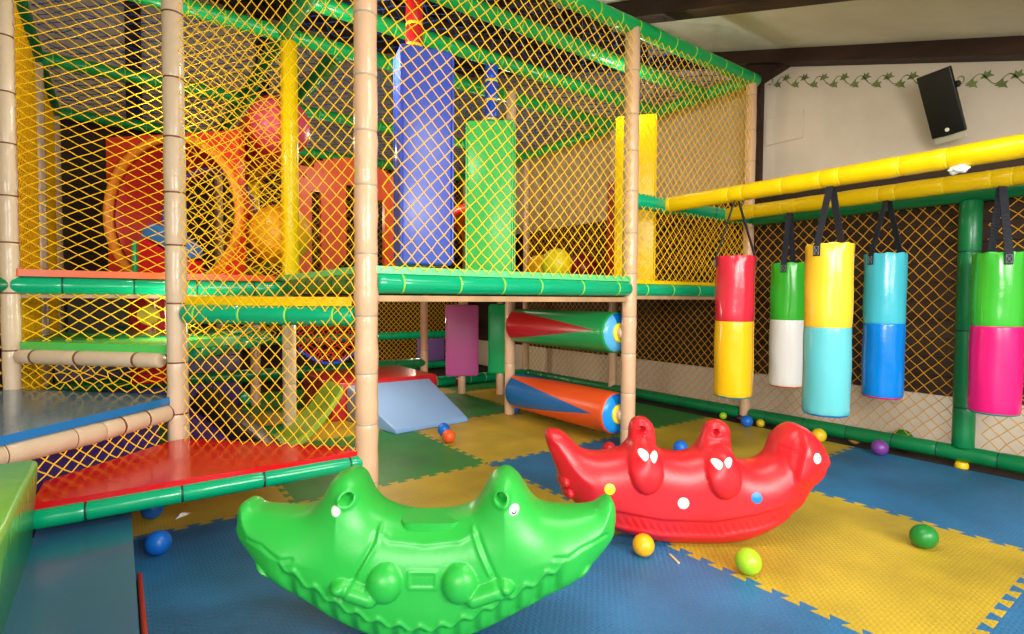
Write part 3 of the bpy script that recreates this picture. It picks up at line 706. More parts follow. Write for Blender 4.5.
bolster(2.52, 4.22, 0.17, 0.81, 0.28, 0.12, R_(-28), magenta_v, 'magenta bolster hanging under the platform', None, ztop=0.86, zlow=0.0)
bolster(2.79, 4.0, 0.20, 0.82, 0.20, 0.12, R_(-35), emerald_v, 'green bolster hanging under the platform behind the rollers', None, ztop=0.86, zlow=0.0)

# ------------------------------------------------------------------ things on the upper platform
def ring_panel():
    n = V((-0.7259, -0.6878, 0)); u = V((0.6878, -0.7259, 0)); c = V((0.29, 3.93, 1.375))
    t = thing('tunnel_mouth', 'red panel with a round amber rimmed crawl tunnel on the orange deck', 'crawl tunnel', (c.x, c.y, 0.995))
    M = Matrix((( u.x, 0, n.x, c.x), (u.y, 0, n.y, c.y), (0, 1, 0, c.z), (0, 0, 0, 1)))   # local x across, y up, z towards the room
    W, H, R = 0.47, 0.47, 0.46
    m = MB(); N = 64; vs = []; 
    def sq(w):
        cx, cy = math.cos(w), math.sin(w); s = 1 / max(abs(cx), abs(cy)); return (cx * s * W, cy * s * H - 0.0)
    for z in (0.0, -0.05):
        for k in range(N):
            w = 2 * PI * k / N; x_, y_ = sq(w); vs.append(M @ V((x_ * (1.02 if x_ < 0 else .97), y_ * 1.0 + (0.02 if y_ > 0 else 0.0), z)))
        for k in range(N):
            w = 2 * PI * k / N; vs.append(M @ V((R * math.cos(w), R * math.sin(w), z)))
    fs = []
    for k in range(N):
        k2 = (k + 1) % N
        fs += [(k, k2, N + k2, N + k), (2 * N + k, 3 * N + k, 3 * N + k2, 2 * N + k2), (k, 2 * N + k, 2 * N + k2, k2), (N + k, N + k2, 3 * N + k2, 3 * N + k)]
    m.add(vs, fs); m.build('panel', mat('coral_plastic', (226, 62, 40), .4), t, 30)
    m = MB()
    for k in range(48):
        for q in range(12):
            w, w2 = 2 * PI * k / 48, 2 * PI * q / 12
            rr = R + .002 + .024 * math.cos(w2); m.v.append(tuple(M @ V((rr * math.cos(w), rr * math.sin(w), .012 + .03 * math.sin(w2)))))
            k2, q2 = (k + 1) % 48, (q + 1) % 12
            m.f.append((k * 12 + q, k2 * 12 + q, k2 * 12 + q2, k * 12 + q2)); m.m.append(0)
    m.build('rim', ring_plastic, t, 60)
    m = MB(); prof = []; rr0 = R - .02
    for k in range(12):
        prof.append((0.02 + .03 * k, rr0 * (1 - .03 * (k % 2)) * (1 - .24 * min(1, k / 11)), 0))
    a = M @ V((0, 0, 0)); b = M @ V((0, 0, -1)); m.rings(a, b, prof, 40, caps=(False, False)); m.build('tube', darkred_plastic, t, 60)
    m = MB()
    for k in range(48):
        for q in range(10):
            w, w2 = 2 * PI * k / 48, 2 * PI * q / 10
            rr = R * .735 + .022 * math.cos(w2); m.v.append(tuple(M @ V((rr * math.cos(w), rr * math.sin(w), -.30 + .03 * math.sin(w2)))))
            k2, q2 = (k + 1) % 48, (q + 1) % 10
            m.f.append((k * 10 + q, k2 * 10 + q, k2 * 10 + q2, k * 10 + q2)); m.m.append(0)
    m.build('far_rim', mat('violet_plastic', (95, 80, 160), .4), t, 60)
    # soft shape standing at the tunnel mouth
    t2 = thing('foam_saddle', 'red foam shape with blue top and green edge in the tunnel mouth', 'foam shape', tuple(M @ V((0.03, -.37, .12))))
    M2 = M @ Matrix.Translation((0.06, -0.375, 0.06))
    prof_ = [(-.17, 0), (.22, 0), (.22, .12), (.10, .26), (-.06, .30), (-.17, .22)]
    def pr(poly, z0, z1, mt, nm):
        m = MB(); n_ = len(poly); vs = [M2 @ V((x_, y_, z0)) for x_, y_ in poly] + [M2 @ V((x_, y_, z1)) for x_, y_ in poly]
        m.add(vs, [tuple(range(n_ - 1, -1, -1)), tuple(range(n_, 2 * n_))] + [(i, (i + 1) % n_, n_ + (i + 1) % n_, n_ + i) for i in range(n_)]); m.build(nm, mt, t2, 35, bevel=.012)
    pr([(-.15, 0), (.20, 0), (.20, .08), (.03, .14), (-.1, .21), (-.15, .20)], 0, .12, mat('scarlet_vinyl', (225, 30, 40), .25), 'base')
    pr([(-.14, .215), (-.09, .215), (.03, .15), (.20, .09), (.21, .16), (.08, .25), (-.06, .30), (-.12, .27)], 0.01, .11, mat('azure_vinyl', (60, 140, 215), .3), 'top')
    pr([(-.185, 0), (-.155, 0), (-.155, .2), (-.185, .19)], 0, .125, emerald_v, 'edge')
ring_panel()

def arch_panel(x0, x1, y, z0, z1, label):
    t = thing('arch_panel', label, 'play panel', ((x0 + x1) / 2, y, z0))
    m = MB(); W = x1 - x0; H = z1 - z0; nx, nz = 46, 52
    def inside(a, b):
        top = H - 0.13 * abs((a / W - .55) * 2) ** 1.6 if True else H
        if a < .16: top = min(top, H - .13)
        if b > top: return False
        for sx0, sx1, st in ((.155, .235, .72), (.48, .60, .78), (.79, .87, .7)):
            aa = a / W
            if sx0 < aa < sx1 and .06 < b / H < st:
                return False
        if .02 < b / H < .2 and .36 < a / W < .6 and (a / W - .48) ** 2 / .0144 + (b / H - .08) ** 2 / .012 < 1: return False
        return True
    cell = {}
    vid = {}
    def vv(i, k, f):
        key = (i, k, f)
        if key not in vid:
            vid[key] = len(m.v); m.v.append((x0 + W * i / nx, y + (0.05 if f else 0), z0 + H * k / nz))
        return vid[key]
    occ = [[inside(W * (i + .5) / nx, H * (k + .5) / nz) for k in range(nz)] for i in range(nx)]
    def oc(i, k): return 0 <= i < nx and 0 <= k < nz and occ[i][k]
    for i in range(nx):
        for k in range(nz):
            if not occ[i][k]: continue
            m.f.append((vv(i, k, 0), vv(i + 1, k, 0), vv(i + 1, k + 1, 0), vv(i, k + 1, 0))); m.f.append((vv(i, k, 1), vv(i, k + 1, 1), vv(i + 1, k + 1, 1), vv(i + 1, k, 1)))
            for di, dk, a, b in ((-1, 0, (i, k), (i, k + 1)), (1, 0, (i + 1, k + 1), (i + 1, k)), (0, -1, (i + 1, k), (i, k)), (0, 1, (i, k + 1), (i + 1, k + 1))):
                if not oc(i + di, k + dk): m.f.append((vv(*a, 0), vv(*a, 1), vv(*b, 1), vv(*b, 0)))
    m.m = [0] * len(m.f)
    m.build('panel', orange_plastic, t, 30)
    m = MB(); m.rings((x0 + .07, y - .012, z1 - .19), (x0 + .07, y + .01, z1 - .19), [(0, .018, 0), (.01, .022, 0), (.02, .022, 0)], 14); m.build('bolt_cap', darkred_plastic, t)
arch_panel(1.17, 2.05, 4.58, 0.99, 2.06, 'red orange arched play panel with tall slots behind the platform')
# far tunnel ring
t = thing('tunnel_ring', 'dark red round tunnel ring behind the light green bolster', 'crawl tunnel', (2.95, 4.85, 0.98))
m = MB()
for k in range(48):
    for q in range(10):
        w, w2 = 2 * PI * k / 48, 2 * PI * q / 10; rr = .40 + .05 * math.cos(w2)
        m.v.append((2.98 + rr * math.cos(w), 4.85 + .06 * math.sin(w2), 1.40 + rr * math.sin(w)))
        k2, q2 = (k + 1) % 48, (q + 1) % 10; m.f.append((k * 10 + q, k2 * 10 + q, k2 * 10 + q2, k * 10 + q2)); m.m.append(0)
m.build('rim', mat('brick_red_plastic', (190, 45, 25), .35), t, 60)
m = MB(); m.rings((2.98, 4.88, 1.40), (2.98, 5.6, 1.40), [(q * .06, .39 * (1 - .03 * (q % 2)), 0) for q in range(12)], 36, caps=(False, False)); m.build('tube', ring_plastic, t, 60)
m = MB(); m.box((3.1, 2.75, 0.98), (3.17, 3.0, 1.78)); tag(m.build('foam_slab', mat('rust_vinyl', (190, 52, 28), .4), off=(3.13, 2.9, .98), bevel=.012), 'narrow rust red foam panel beside the yellow bolster', 'foam slab')

# ------------------------------------------------------------------ balls
def ball_mesh(name, col, rough=0.35):
    bm = bmesh.new(); bmesh.ops.create_uvsphere(bm, u_segments=32, v_segments=20, radius=1.0)
    for v_ in bm.verts:
        if abs(v_.co.z) < 1e-4: v_.co *= 0.992
    me = bpy.data.meshes.new('ball'); bm.to_mesh(me); bm.free()
    me.polygons.foreach_set('use_smooth', [True] * len(me.polygons)); me.materials.append(mat('ball_' + name, col, rough, 0.5, 0.02, 8)); return me
BM = {k: ball_mesh(k, c) for k, c in dict(blue=(20, 110, 215), orange=(240, 95, 35), red=(205, 25, 40), amber=(240, 175, 20), lime=(160, 205, 35), green=(20, 125, 45), purple=(120, 60, 150), yellow=(225, 195, 35), tan=(200, 150, 80), maroon=(130, 15, 30), plum=(60, 25, 60)).items()}
def ball(kind, x, y, r, label, z=0.0, group='play balls', cat='ball', sq=(1, 1, 1)):
    o = bpy.data.objects.new('play_ball', BM[kind]); COL.objects.link(o)
    o.location = (x, y, z + r * sq[2]); o.scale = (r * sq[0], r * sq[1], r * sq[2]); o.rotation_euler = (random.uniform(0, .6), random.uniform(0, .6), random.uniform(0, 6))
    return tag(o, label, cat, group)
ball('blue', 0.10, 2.155, 0.040, 'blue ball on the floor beside the teal cushion')
ball('blue', 0.10, 2.52, 0.040, 'blue ball half hidden under the red step')
ball('amber', 1.43, 1.195, 0.037, 'amber ball between the green rocker and the red rocker')
ball('lime', 1.605, 0.92, 0.040, 'lime green ball in front of the red rocker', sq=(1, 1, 1.03))
ball('green', 2.285, 0.66, 0.042, 'dark green ball alone on the large yellow mat', sq=(1.06, 1, .96))
ball('orange', 1.60, 2.83, 0.040, 'orange ball in front of the blue ramp')
ball('blue', 1.66, 3.00, 0.040, 'blue ball against the foot of the blue ramp')
ball('maroon', 2.75, 4.66, 0.040, 'dark red ball on the floor below the magenta bolster')
ball('blue', 2.43, 3.28, 0.042, 'blue ball under the far end of the orange roller')
ball('red', 2.20, 2.09, 0.038, 'red ball peeping over the back of the red rocker')
ball('blue', 2.54, 1.87, 0.040, 'blue ball just behind the red rocker')
ball('blue', 3.47, 2.02, 0.040, 'blue ball lying by the floor rail below the red and yellow bag')
ball('yellow', 3.545, 1.965, 0.027, 'yellow ball tucked behind the blue ball at the floor rail')
ball('lime', 3.55, 2.25, 0.026, 'yellow green ball at the floor rail left of the blue ball')
ball('plum', 3.585, 2.14, 0.024, 'dark plum ball at the floor rail')
ball('maroon', 3.60, 1.80, 0.036, 'dark red ball under the floor rail', z=-.012)
ball('yellow', 3.46, 1.545, 0.043, 'yellow ball beside the floor rail behind the head of the red rocker')
ball('tan', 3.65, 1.42, 0.040, 'tan ball under the floor rail', z=-.012)
ball('purple', 3.455, 1.215, 0.043, 'purple ball on the blue mat at the floor rail')
ball('green', 3.74, 1.20, 0.055, 'green ball behind the floor rail under the blue bag', z=.0)
ball('yellow', 2.40, 2.78, 0.105, 'large yellow ball on the upper platform', z=1.0, group='big balls on the platform')
ball('maroon', 3.04, 3.2, 0.12, 'large dark crimson ball beside the yellow one on the platform', z=1.0, group='big balls on the platform')
ball('amber', 2.72, 3.35, 0.11, 'large amber ball behind the yellow ball on the platform', z=1.0, group='big balls on the platform')
# heap of balls behind the left nets
kinds = ['purple', 'orange', 'red', 'purple', 'blue', 'tan', 'purple', 'yellow', 'orange']
spots = []
random.seed(3)
k = 0; tries = 0
while len(spots) < 44 and tries < 8000:
    tries += 1
    x, y = random.uniform(-0.25, 0.75), random.uniform(4.85, 5.85)
    if all((x - a) ** 2 + (y - b) ** 2 > 0.0085 for a, b in spots): spots.append((x, y))
for i, (x, y) in enumerate(spots):
    kd = kinds[i % len(kinds)]
    ball(kd, x, y, 0.044, '%s ball in the ball heap behind the left nets' % {'plum': 'plum'}.get(kd, kd), z=0.42, group='%s balls in the heap' % kd)
m = MB(); m.box((-0.36, 4.76, 0.0), (0.80, 5.95, 0.42)); tag(m.build('ball_bed', purple_v, off=(.2, 5.3, 0), bevel=.015), 'purple foam bed under the ball heap behind the left nets', 'foam bed')

# scraps
m = MB(); m.add([(0, 0, .002), (.05, .01, .012), (.06, .035, .004), (.03, .03, .016), (.005, .025, .004), (.02, .012, .02)], [(0, 1, 5), (1, 2, 3), (1, 3, 5), (3, 4, 5), (4, 0, 5)]); m.v = [(p[0] + .17, p[1] + 2.45, p[2]) for p in m.v]
tag(m.build('paper_scrap', white_p, off=(.19, 2.46, 0), smooth=0), 'crumpled white paper scrap on the floor below the red step', 'paper')
m = MB(); m.box((-.032, -.004, 0), (.032, .004, .004), 0, Matrix.Translation((1.495, 1.118, 0.0005)) @ Matrix.Rotation(R_(-115), 4, 'Z')); tag(m.build('wooden_stick', mat('pale_stick', (225, 190, 150), .7), off=(1.49, 1.12, 0), bevel=.001), 'short pale stick on the blue mat near the lime ball', 'stick')

# ------------------------------------------------------------------ ramp, box and lower furniture
def wedge(pts_bottom, pts_top, mtl, label, name, cat, bevel=.01, mt2=None):
    m = MB(); n = len(pts_bottom)
    m.add(list(pts_bottom) + list(pts_top), [tuple(range(n - 1, -1, -1)), tuple(range(n, 2 * n))] + [(i, (i + 1) % n, n + (i + 1) % n, n + i) for i in range(n)])
    c = sum((V(p) for p in pts_bottom), V()) / n
    return tag(m.build(name, mtl, off=c, bevel=bevel), label, cat)
ramp_b = vinyl('ramp_blue', (140, 182, 238), 0.35, 0.04); 
wedge([(1.42, 3.19, 0), (1.99, 3.24, 0), (1.99, 3.76, 0), (1.30, 3.76, 0)], [(1.42, 3.195, .03), (1.99, 3.245, .03), (1.95, 3.76, .25), (1.30, 3.76, .25)], ramp_b, 'light blue foam wedge ramp on the floor under the platform', 'foam_ramp', 'foam ramp')
m = MB(); m.box((1.2, 3.77, 0), (2.03, 4.5, .27)); tag(m.build('foam_box', vinyl('box_red', (190, 25, 40), .3, .05), off=(1.6, 4.1, 0), bevel=.012), 'dark red foam box at the top of the blue ramp', 'foam box')
# lime slide seen through the slanted net
m = MB(); N = 12; vs = []
for k in range(N + 1):
    a = k / N; x = 0.72 + .34 * a; z = .055 + .30 * (a ** 1.7)
    for yy, zz in ((3.12, z - .05), (3.12, z), (3.42, z), (3.42, z - .05)): vs.append((x, yy - .0, zz))
fs = []
for k in range(N):
    a = k * 4; b = a + 4
    for q in range(4): fs.append((a + q, a + (q + 1) % 4, b + (q + 1) % 4, b + q))
fs += [(3, 2, 1, 0), (N * 4, N * 4 + 1, N * 4 + 2, N * 4 + 3)]
m.add(vs, fs); tag(m.build('foam_slide', vinyl('lime_vinyl', (165, 205, 70), .3, .05), off=(1.1, 3.27, 0)), 'lime green curved foam slope seen through the slanted net', 'foam slope')
# black and purple tilted boards
Mb = Matrix.Translation((0.477, 3.134, 0.20)) @ Matrix.Rotation(R_(-36), 4, 'Z') @ Matrix.Rotation(R_(40), 4, 'Y')
m = MB(); m.box((-.24, -.03, -.05), (.24, .10, .05), 0, Mb); o = m.build('tilted_cushion', mat('black_vinyl', (22, 20, 26), .4), off=(.477, 3.134, 0), bevel=.01)
tag(o, 'black foam cushion leaning behind the slanted net above the red step', 'foam cushion')
m = MB(); m.box((-.27, -.09, -.17), (.16, .06, -.055), 0, Mb); o = m.build('tilted_cushion', vinyl('violet_vinyl', (80, 50, 125), .35, .05), off=(.42, 3.12, 0), bevel=.01)
tag(o, 'purple foam cushion leaning under the black one behind the slanted net', 'foam cushion')
# red drum with yellow disc, blue mat and grey sheet behind the left net
t = thing('foam_drum', 'red foam drum with a yellow disc behind the left nets', 'foam drum', (0.20, 4.35, 0.42))
m = MB(); m.rings((0.20, 4.35, .30), (0.20, 4.35, .88), [(0, .13, 0), (.01, .14, 0), (.27, .14, 0), (.57, .14, 0), (.58, .13, 0)], 32); m.build('drum', red_v, t)
dv = V((0.20, 4.35, 0)).normalized(); m = MB(); A = V((0.17, 4.35, .75)) - dv * .14; m.rings(A, A - dv * .01, [(0, .062, 0), (.008, .062, 0), (.01, .055, 0)], 24); m.build('disc', tie_yellow, t)
m = MB(); m.box((XA + .06, YD - .06, .55), (0.3, YD - .03, .90)); tag(m.build('grey_screen', mat('grey_sheet', (105, 110, 122), .6), off=(0, YD, .55), bevel=.004), 'grey sheet hung at the back of the left bay', 'screen')
m = MB(); m.box((-.05, 4.5, .62), (.16, 4.9, .655)); tag(m.build('small_mat', blue_v, off=(0, 4.7, .62), bevel=.008), 'small blue mat behind the green step', 'mat')
# purple mesh screens at the back wall
pm = vinyl('lilac_vinyl', (125, 95, 175), .5, .05)
for a, b, lb in ((2.95, 3.32, 'purple padded screen low at the back beside the magenta bolster'),):
    m = MB(); m.box((a, YD - .02, .09), (b, YD + .015, .37)); tag(m.build('padded_screen', pm, off=((a + b) / 2, YD, .1), bevel=.008), lb, 'padded screen')
m = MB(); m.box((0.45, 4.76, 0.30), (0.8, 4.8, .55)); 

# blue hem cord of the slack net
hem = []
for k in range(61):
    a = k / 60; s = .12 * (1 - math.sin(PI * a))
    hem.append(V((1.09 + a * .5, YC - .5, .36 + s + .012 * math.sin(k * 2.2))))
m = MB()
for A, B in zip(hem[:-1], hem[1:]): m.rings(A, B, [(0, .009, 0), ((B - A).length, .009, 0)], 6)
tag(m.build('hem_rope', net_bb, off=(1.34, YC - .5, .36)), 'blue looped rope hem under the slack orange net', 'rope')

# ------------------------------------------------------------------ rocking toys
def catmull(P, closed=True, n=5):
    P = np.array(P, float); out = []
    N = len(P)
    for i in range(N):
        p0, p1, p2, p3 = P[(i - 1) % N], P[i], P[(i + 1) % N], P[(i + 2) % N]
        for k in range(n):
            t = k / n
            out.append(0.5 * ((2 * p1) + (-p0 + p2) * t + (2 * p0 - 5 * p1 + 4 * p2 - p3) * t * t + (-p0 + 3 * p1 - 3 * p2 + p3) * t ** 3))
    return np.array(out)
def seg_dist(q, A, B):
    # distance from points q (n,2) to segments; returns dist, index, nearest
    best = np.full(len(q), 1e9); near = np.zeros_like(q); idx = np.zeros(len(q), int)
    for i in range(len(A)):
        a, b = A[i], B[i]; ab = b - a; t = np.clip(((q - a) @ ab) / max(ab @ ab, 1e-12), 0, 1)
        pr = a + t[:, None] * ab; d = np.hypot(*(q - pr).T); w = d < best
        best[w] = d[w]; near[w] = pr[w]; idx[w] = i
    return best, idx, near
def pdist(u, z, pts):
    pts = np.array(pts, float); q = np.stack([u, z], 1)
    return seg_dist(q, pts[:-1], pts[1:])[0]
def sm(x, a, b):
    t = np.clip((x - a) / (b - a), 0, 1); return t * t * (3 - 2 * t)
class Rocker:
    def __init__(s, out, nbot, T, R, res, relief, base, ang, Tmod=None, p=2.2, t0=(0.018, 0.075)):
        s.poly = catmull(out); s.nb = (len(out) - nbot) * 5   # samples from here on belong to the rocker base
        s.T, s.R, s.relief, s.base, s.ang, s.Tmod, s.p, s.t0 = T, R, relief, V(base), ang, Tmod, p, t0
        s.A = s.poly; s.B = np.roll(s.poly, -1, 0)
        lo, hi = s.poly.min(0) - res, s.poly.max(0) + res
        nu, nz = int((hi[0] - lo[0]) / res) + 1, int((hi[1] - lo[1]) / res) + 1
        ug, zg = lo[0] + res * np.arange(nu + 1), lo[1] + res * np.arange(nz + 1)
        cu, czz = np.meshgrid(ug[:-1] + res / 2, zg[:-1] + res / 2, indexing='ij')
        ins = s.inside(np.stack([cu.ravel(), czz.ravel()], 1)).reshape(cu.shape)
        U, Z = np.meshgrid(ug, zg, indexing='ij')
        cnt = np.zeros(U.shape, int); 
        for di in (0, 1):
            for dj in (0, 1): cnt[di:di + nu, dj:dj + nz] += ins
        keep = cnt > 0; bord = keep & (cnt < 4)
        ids = np.full(U.shape, -1); ids[keep] = np.arange(keep.sum())
        q = np.stack([U[keep], Z[keep]], 1)
        d, idx, near = seg_dist(q, s.A, s.B)
        bm_ = bord[keep]; q[bm_] = near[bm_]
        h = s.height(q[:, 0], q[:, 1])
        n = len(q)
        fr = []
        for i in range(nu):
            for j in range(nz):
                if ins[i, j]: fr.append((ids[i, j], ids[i + 1, j], ids[i + 1, j + 1], ids[i, j + 1]))
        edges = {}
        for f in fr:
            for k in range(4):
                a, b = f[k], f[(k + 1) % 4]
                if (b, a) in edges: del edges[(b, a)]
                else: edges[(a, b)] = 1
        verts = [(q[k, 0], -h[k], q[k, 1]) for k in range(n)] + [(q[k, 0], h[k], q[k, 1]) for k in range(n)]
        faces = fr + [tuple(n + k for k in f[::-1]) for f in fr] + [(b, a, n + a, n + b) for a, b in edges]
        s.v, s.f = verts, faces
    def inside(s, q):
        c = np.zeros(len(q), bool); x, y = q[:, 0], q[:, 1]
        for a, b in zip(s.A, s.B):
            w = ((a[1] > y) != (b[1] > y)); 
            if abs(b[1] - a[1]) < 1e-12: continue
            c ^= w & (x < (b[0] - a[0]) * (y - a[1]) / (b[1] - a[1]) + a[0])
        return c
    def height(s, u, z, relief=True):
        q = np.stack([u, z], 1)
        d, _, _ = seg_dist(q, s.A, s.B)
        nb = s.nb
        db, ib, _ = seg_dist(q, s.A[nb:-1], s.B[nb:-1]); dt, _, _ = seg_dist(q, s.A[:nb], s.B[:nb])
        w = dt / (db + dt + 1e-6)
        T = s.T * (0.9 + 0.15 * w)
        if s.Tmod is not None: T = T * s.Tmod(u, z)
        t0 = np.minimum(s.t0[0] + (s.t0[1] - s.t0[0]) * sm(w, .2, .9) * (1 - .8 * sm(np.abs(u), .36, .47)), T)
        f = (1 - (1 - np.clip(d / s.R, 0, 1)) ** s.p) ** (1 / s.p)
        h = t0 + (T - t0) * f
        if relief:
            ra, rb = s.relief(u, z, d, db, ib)
            h = np.maximum(h + ra * sm(d, 0.0, .012) + rb, np.minimum(.012, h))
        return np.maximum(h, .004)
    def W(s, u, y, z):
        c, sn = math.cos(s.ang), math.sin(s.ang)
        return V((s.base.x + u * c - y * sn, s.base.y + u * sn + y * c, s.base.z + z))
    def body(s, t, mtl):
        m = MB(); m.v = [tuple(s.W(*p)) for p in s.v]; m.f = [tuple(int(i) for i in f) for f in s.f]; m.m = [0] * len(m.f)
        return m.build('body', mtl, t, 75)
    def patch(s, pts, lift, name, mtl, t, dome=0.002):
        # a thin raised patch following the body surface; pts is its outline
        pts = np.array(pts, float); c = pts.mean(0); rows = []
        for k in (1.0, .85, .5, .12): rows.append(c + (pts - c) * k)
        allp = np.concatenate([pts] + rows)
        h = s.height(allp[:, 0], allp[:, 1])
        n = len(pts); m = MB(); hh = h.copy(); hh[:n] -= .002; hh[n:2 * n] += lift * .6; hh[2 * n:3 * n] += lift; hh[3 * n:4 * n] += lift + dome * .7; hh[4 * n:] += lift + dome
        m.v = [tuple(s.W(allp[k, 0], -hh[k], allp[k, 1])) for k in range(len(allp))]
        for r_ in range(4):
            for k in range(n): m.f.append((r_ * n + k, r_ * n + (k + 1) % n, (r_ + 1) * n + (k + 1) % n, (r_ + 1) * n + k))
        m.f.append(tuple(4 * n + k for k in range(n))); m.m = [0] * len(m.f)
        return m.build(name, mtl, t, 60)
def disc(c, r, n=24): return [(c[0] + r * math.cos(2 * PI * k / n), c[1] + r * math.sin(2 * PI * k / n)) for k in range(n)]

CROC = [(-0.487, 0.287), (-0.486, 0.318), (-0.480, 0.335), (-0.467, 0.343), (-0.451, 0.339), (-0.435, 0.327), (-0.402, 0.322), (-0.35, 0.318), (-0.304, 0.325), (-0.278, 0.344), (-0.258, 0.374), (-0.243, 0.401), (-0.226, 0.416), (-0.206, 0.423), (-0.187, 0.421), (-0.167, 0.408), (-0.152, 0.379), (-0.135, 0.349), (-0.109, 0.329), (-0.076, 0.316), (-0.037, 0.309), (0.002, 0.308), (0.054, 0.311), (0.093, 0.321), (0.119, 0.333), (0.136, 0.354), (0.152, 0.383), (0.168, 0.409), (0.187, 0.423), (0.205, 0.427), (0.223, 0.42), (0.241, 0.403), (0.258, 0.377), (0.278, 0.348), (0.302, 0.331), (0.341, 0.325), (0.393, 0.325), (0.432, 0.332), (0.451, 0.345), (0.467, 0.353), (0.479, 0.350), (0.486, 0.334), (0.488, 0.305),
        (0.484, 0.275), (0.470, 0.246), (0.444, 0.218), (0.408, 0.190), (0.359, 0.158), (0.298, 0.12), (0.237, 0.086), (0.188, 0.06), (0.139, 0.036), (0.077, 0.014), (0.010, 0.004), (-0.058, 0.010), (-0.132, 0.027), (-0.181, 0.046), (-0.23, 0.071), (-0.279, 0.102), (-0.328, 0.133), (-0.37, 0.166), (-0.407, 0.188), (-0.440, 0.213), (-0.468, 0.240), (-0.482, 0.265)]
def bump(u, z, c, ru, rz, h, k=1.0):
    e = ((u - c[0]) / ru) ** 2 + ((z - c[1]) / rz) ** 2
    return h * np.sqrt(np.clip(1 - e, 0, 1)) ** k
def capsule(u, z, a, b, r, h):
    d = pdist(u, z, [a, b]); return h * np.sqrt(np.clip(1 - (d / r) ** 2, 0, 1))
def groove(u, z, pts, w, h):
    d = pdist(u, z, pts); return h * np.exp(-(d / w) ** 2)
def croc_relief(u, z, d, db, ib):
    r = np.zeros_like(u)
    belly = sm(.37 - np.abs(u), 0, .06) * sm(.27 - z, 0, .05)
    ph = u * 2 * PI / .050
    edge = .068 + .008 * np.cos(ph)
    band = (1 - sm(db, edge - .006, edge + .006)) * belly
    step = -.014 * (1 - sm(db, edge - .007, edge + .007)) * belly
    r += band * (.006 * np.cos(ph) * sm(db, .006, .025)) + belly * .008 * np.exp(-((db - edge) / .008) ** 2)
    r += np.maximum.reduce([bump(u, z, (-.085, .185), .042, .046, .03), bump(u, z, (.095, .186), .042, .046, .03), capsule(u, z, (-.178, .172), (-.12, .152), .022, .026), capsule(u, z, (.190, .174), (.13, .153), .022, .026), bump(u, z, (-.19, .178), .024, .018, .03), bump(u, z, (.202, .180), .024, .018, .03)])
    r += groove(u, z, [(-.113, .305), (-.117, .275), (-.156, .206), (-.19, .15)], .006, -.006) + groove(u, z, [(.131, .305), (.143, .275), (.176, .208), (.21, .155)], .006, -.006)
    r += groove(u, z, [(-.105, .305), (-.109, .275), (-.148, .206)], .005, .006) + groove(u, z, [(.123, .305), (.135, .275), (.168, .208)], .005, .006)
    r += groove(u, z, [(-.113, .300), (-.077, .279), (.007, .270), (.091, .280), (.131, .301)], .007, .005)
    r += groove(u, z, [(-.435, .268), (-.396, .262), (-.36, .245), (-.336, .236), (-.312, .238)], .0045, -.006) + groove(u, z, [(.324, .245), (.356, .245), (.386, .260), (.416, .269), (.455, .278)], .0045, -.006)
    x0, x1, z0, z1 = -.027, .038, .174, .211
    e = np.maximum(np.abs(u - (x0 + x1) / 2) - (x1 - x0) / 2, np.abs(z - (z0 + z1) / 2) - (z1 - z0) / 2)
    r += .0035 * np.exp(-(e / .0035) ** 2) + (e < -.006) * .0016 * np.sin(u * 520) * np.sin(z * 610) * (np.abs(z - .194) < .008)
    for c in ((-.186, .376), (.193, .380)):
        q = np.hypot(u - c[0], z - c[1]); r += .006 * np.exp(-((q - .018) / .005) ** 2) - .034 * (1 - sm(q, .008, .0135))
    return r, step
ca = math.atan2(-.5896, .8077)
rk = Rocker(CROC, 22, .128, .125, .0038, croc_relief, (.6495, 1.2574, 0), ca, lambda u, z: 1 - .42 * sm(np.abs(u), .33, .50), p=2.1)
t = thing('rocking_toy', 'green double headed crocodile rocking toy on the blue mat', 'rocking toy', rk.base)
rk.body(t, green_plastic)
o = rk.patch(disc((-.209, .352), .0125), .0015, 'eye', white_p, t); o['label'] = 'plain white eye'
o = rk.patch(disc((.225, .355), .0125), .0015, 'eye', white_p, t); o['label'] = 'white eye with a dark pupil'
arc = [(.225 + .006 * math.cos(a), .353 + .007 * math.sin(a)) for a in np.linspace(PI * 1.05, PI * 2.1, 9)] + [(.225 + .0035 * math.cos(a), .354 + .0045 * math.sin(a)) for a in np.linspace(PI * 2.1, PI * 1.05, 9)]
m = MB(); hh = float(rk.height(np.array([.225]), np.array([.353]))[0])
ap = np.array(arc); h_ = rk.height(ap[:, 0], ap[:, 1]) + .0042
m.v = [tuple(rk.W(a, -float(hv), b)) for (a, b), hv in zip(arc, h_)]; m.f = [(k, k + 1, 16 - k, 17 - k) for k in range(8)]; m.m = [0] * 8
m.build('pupil', black_p, o, 0)
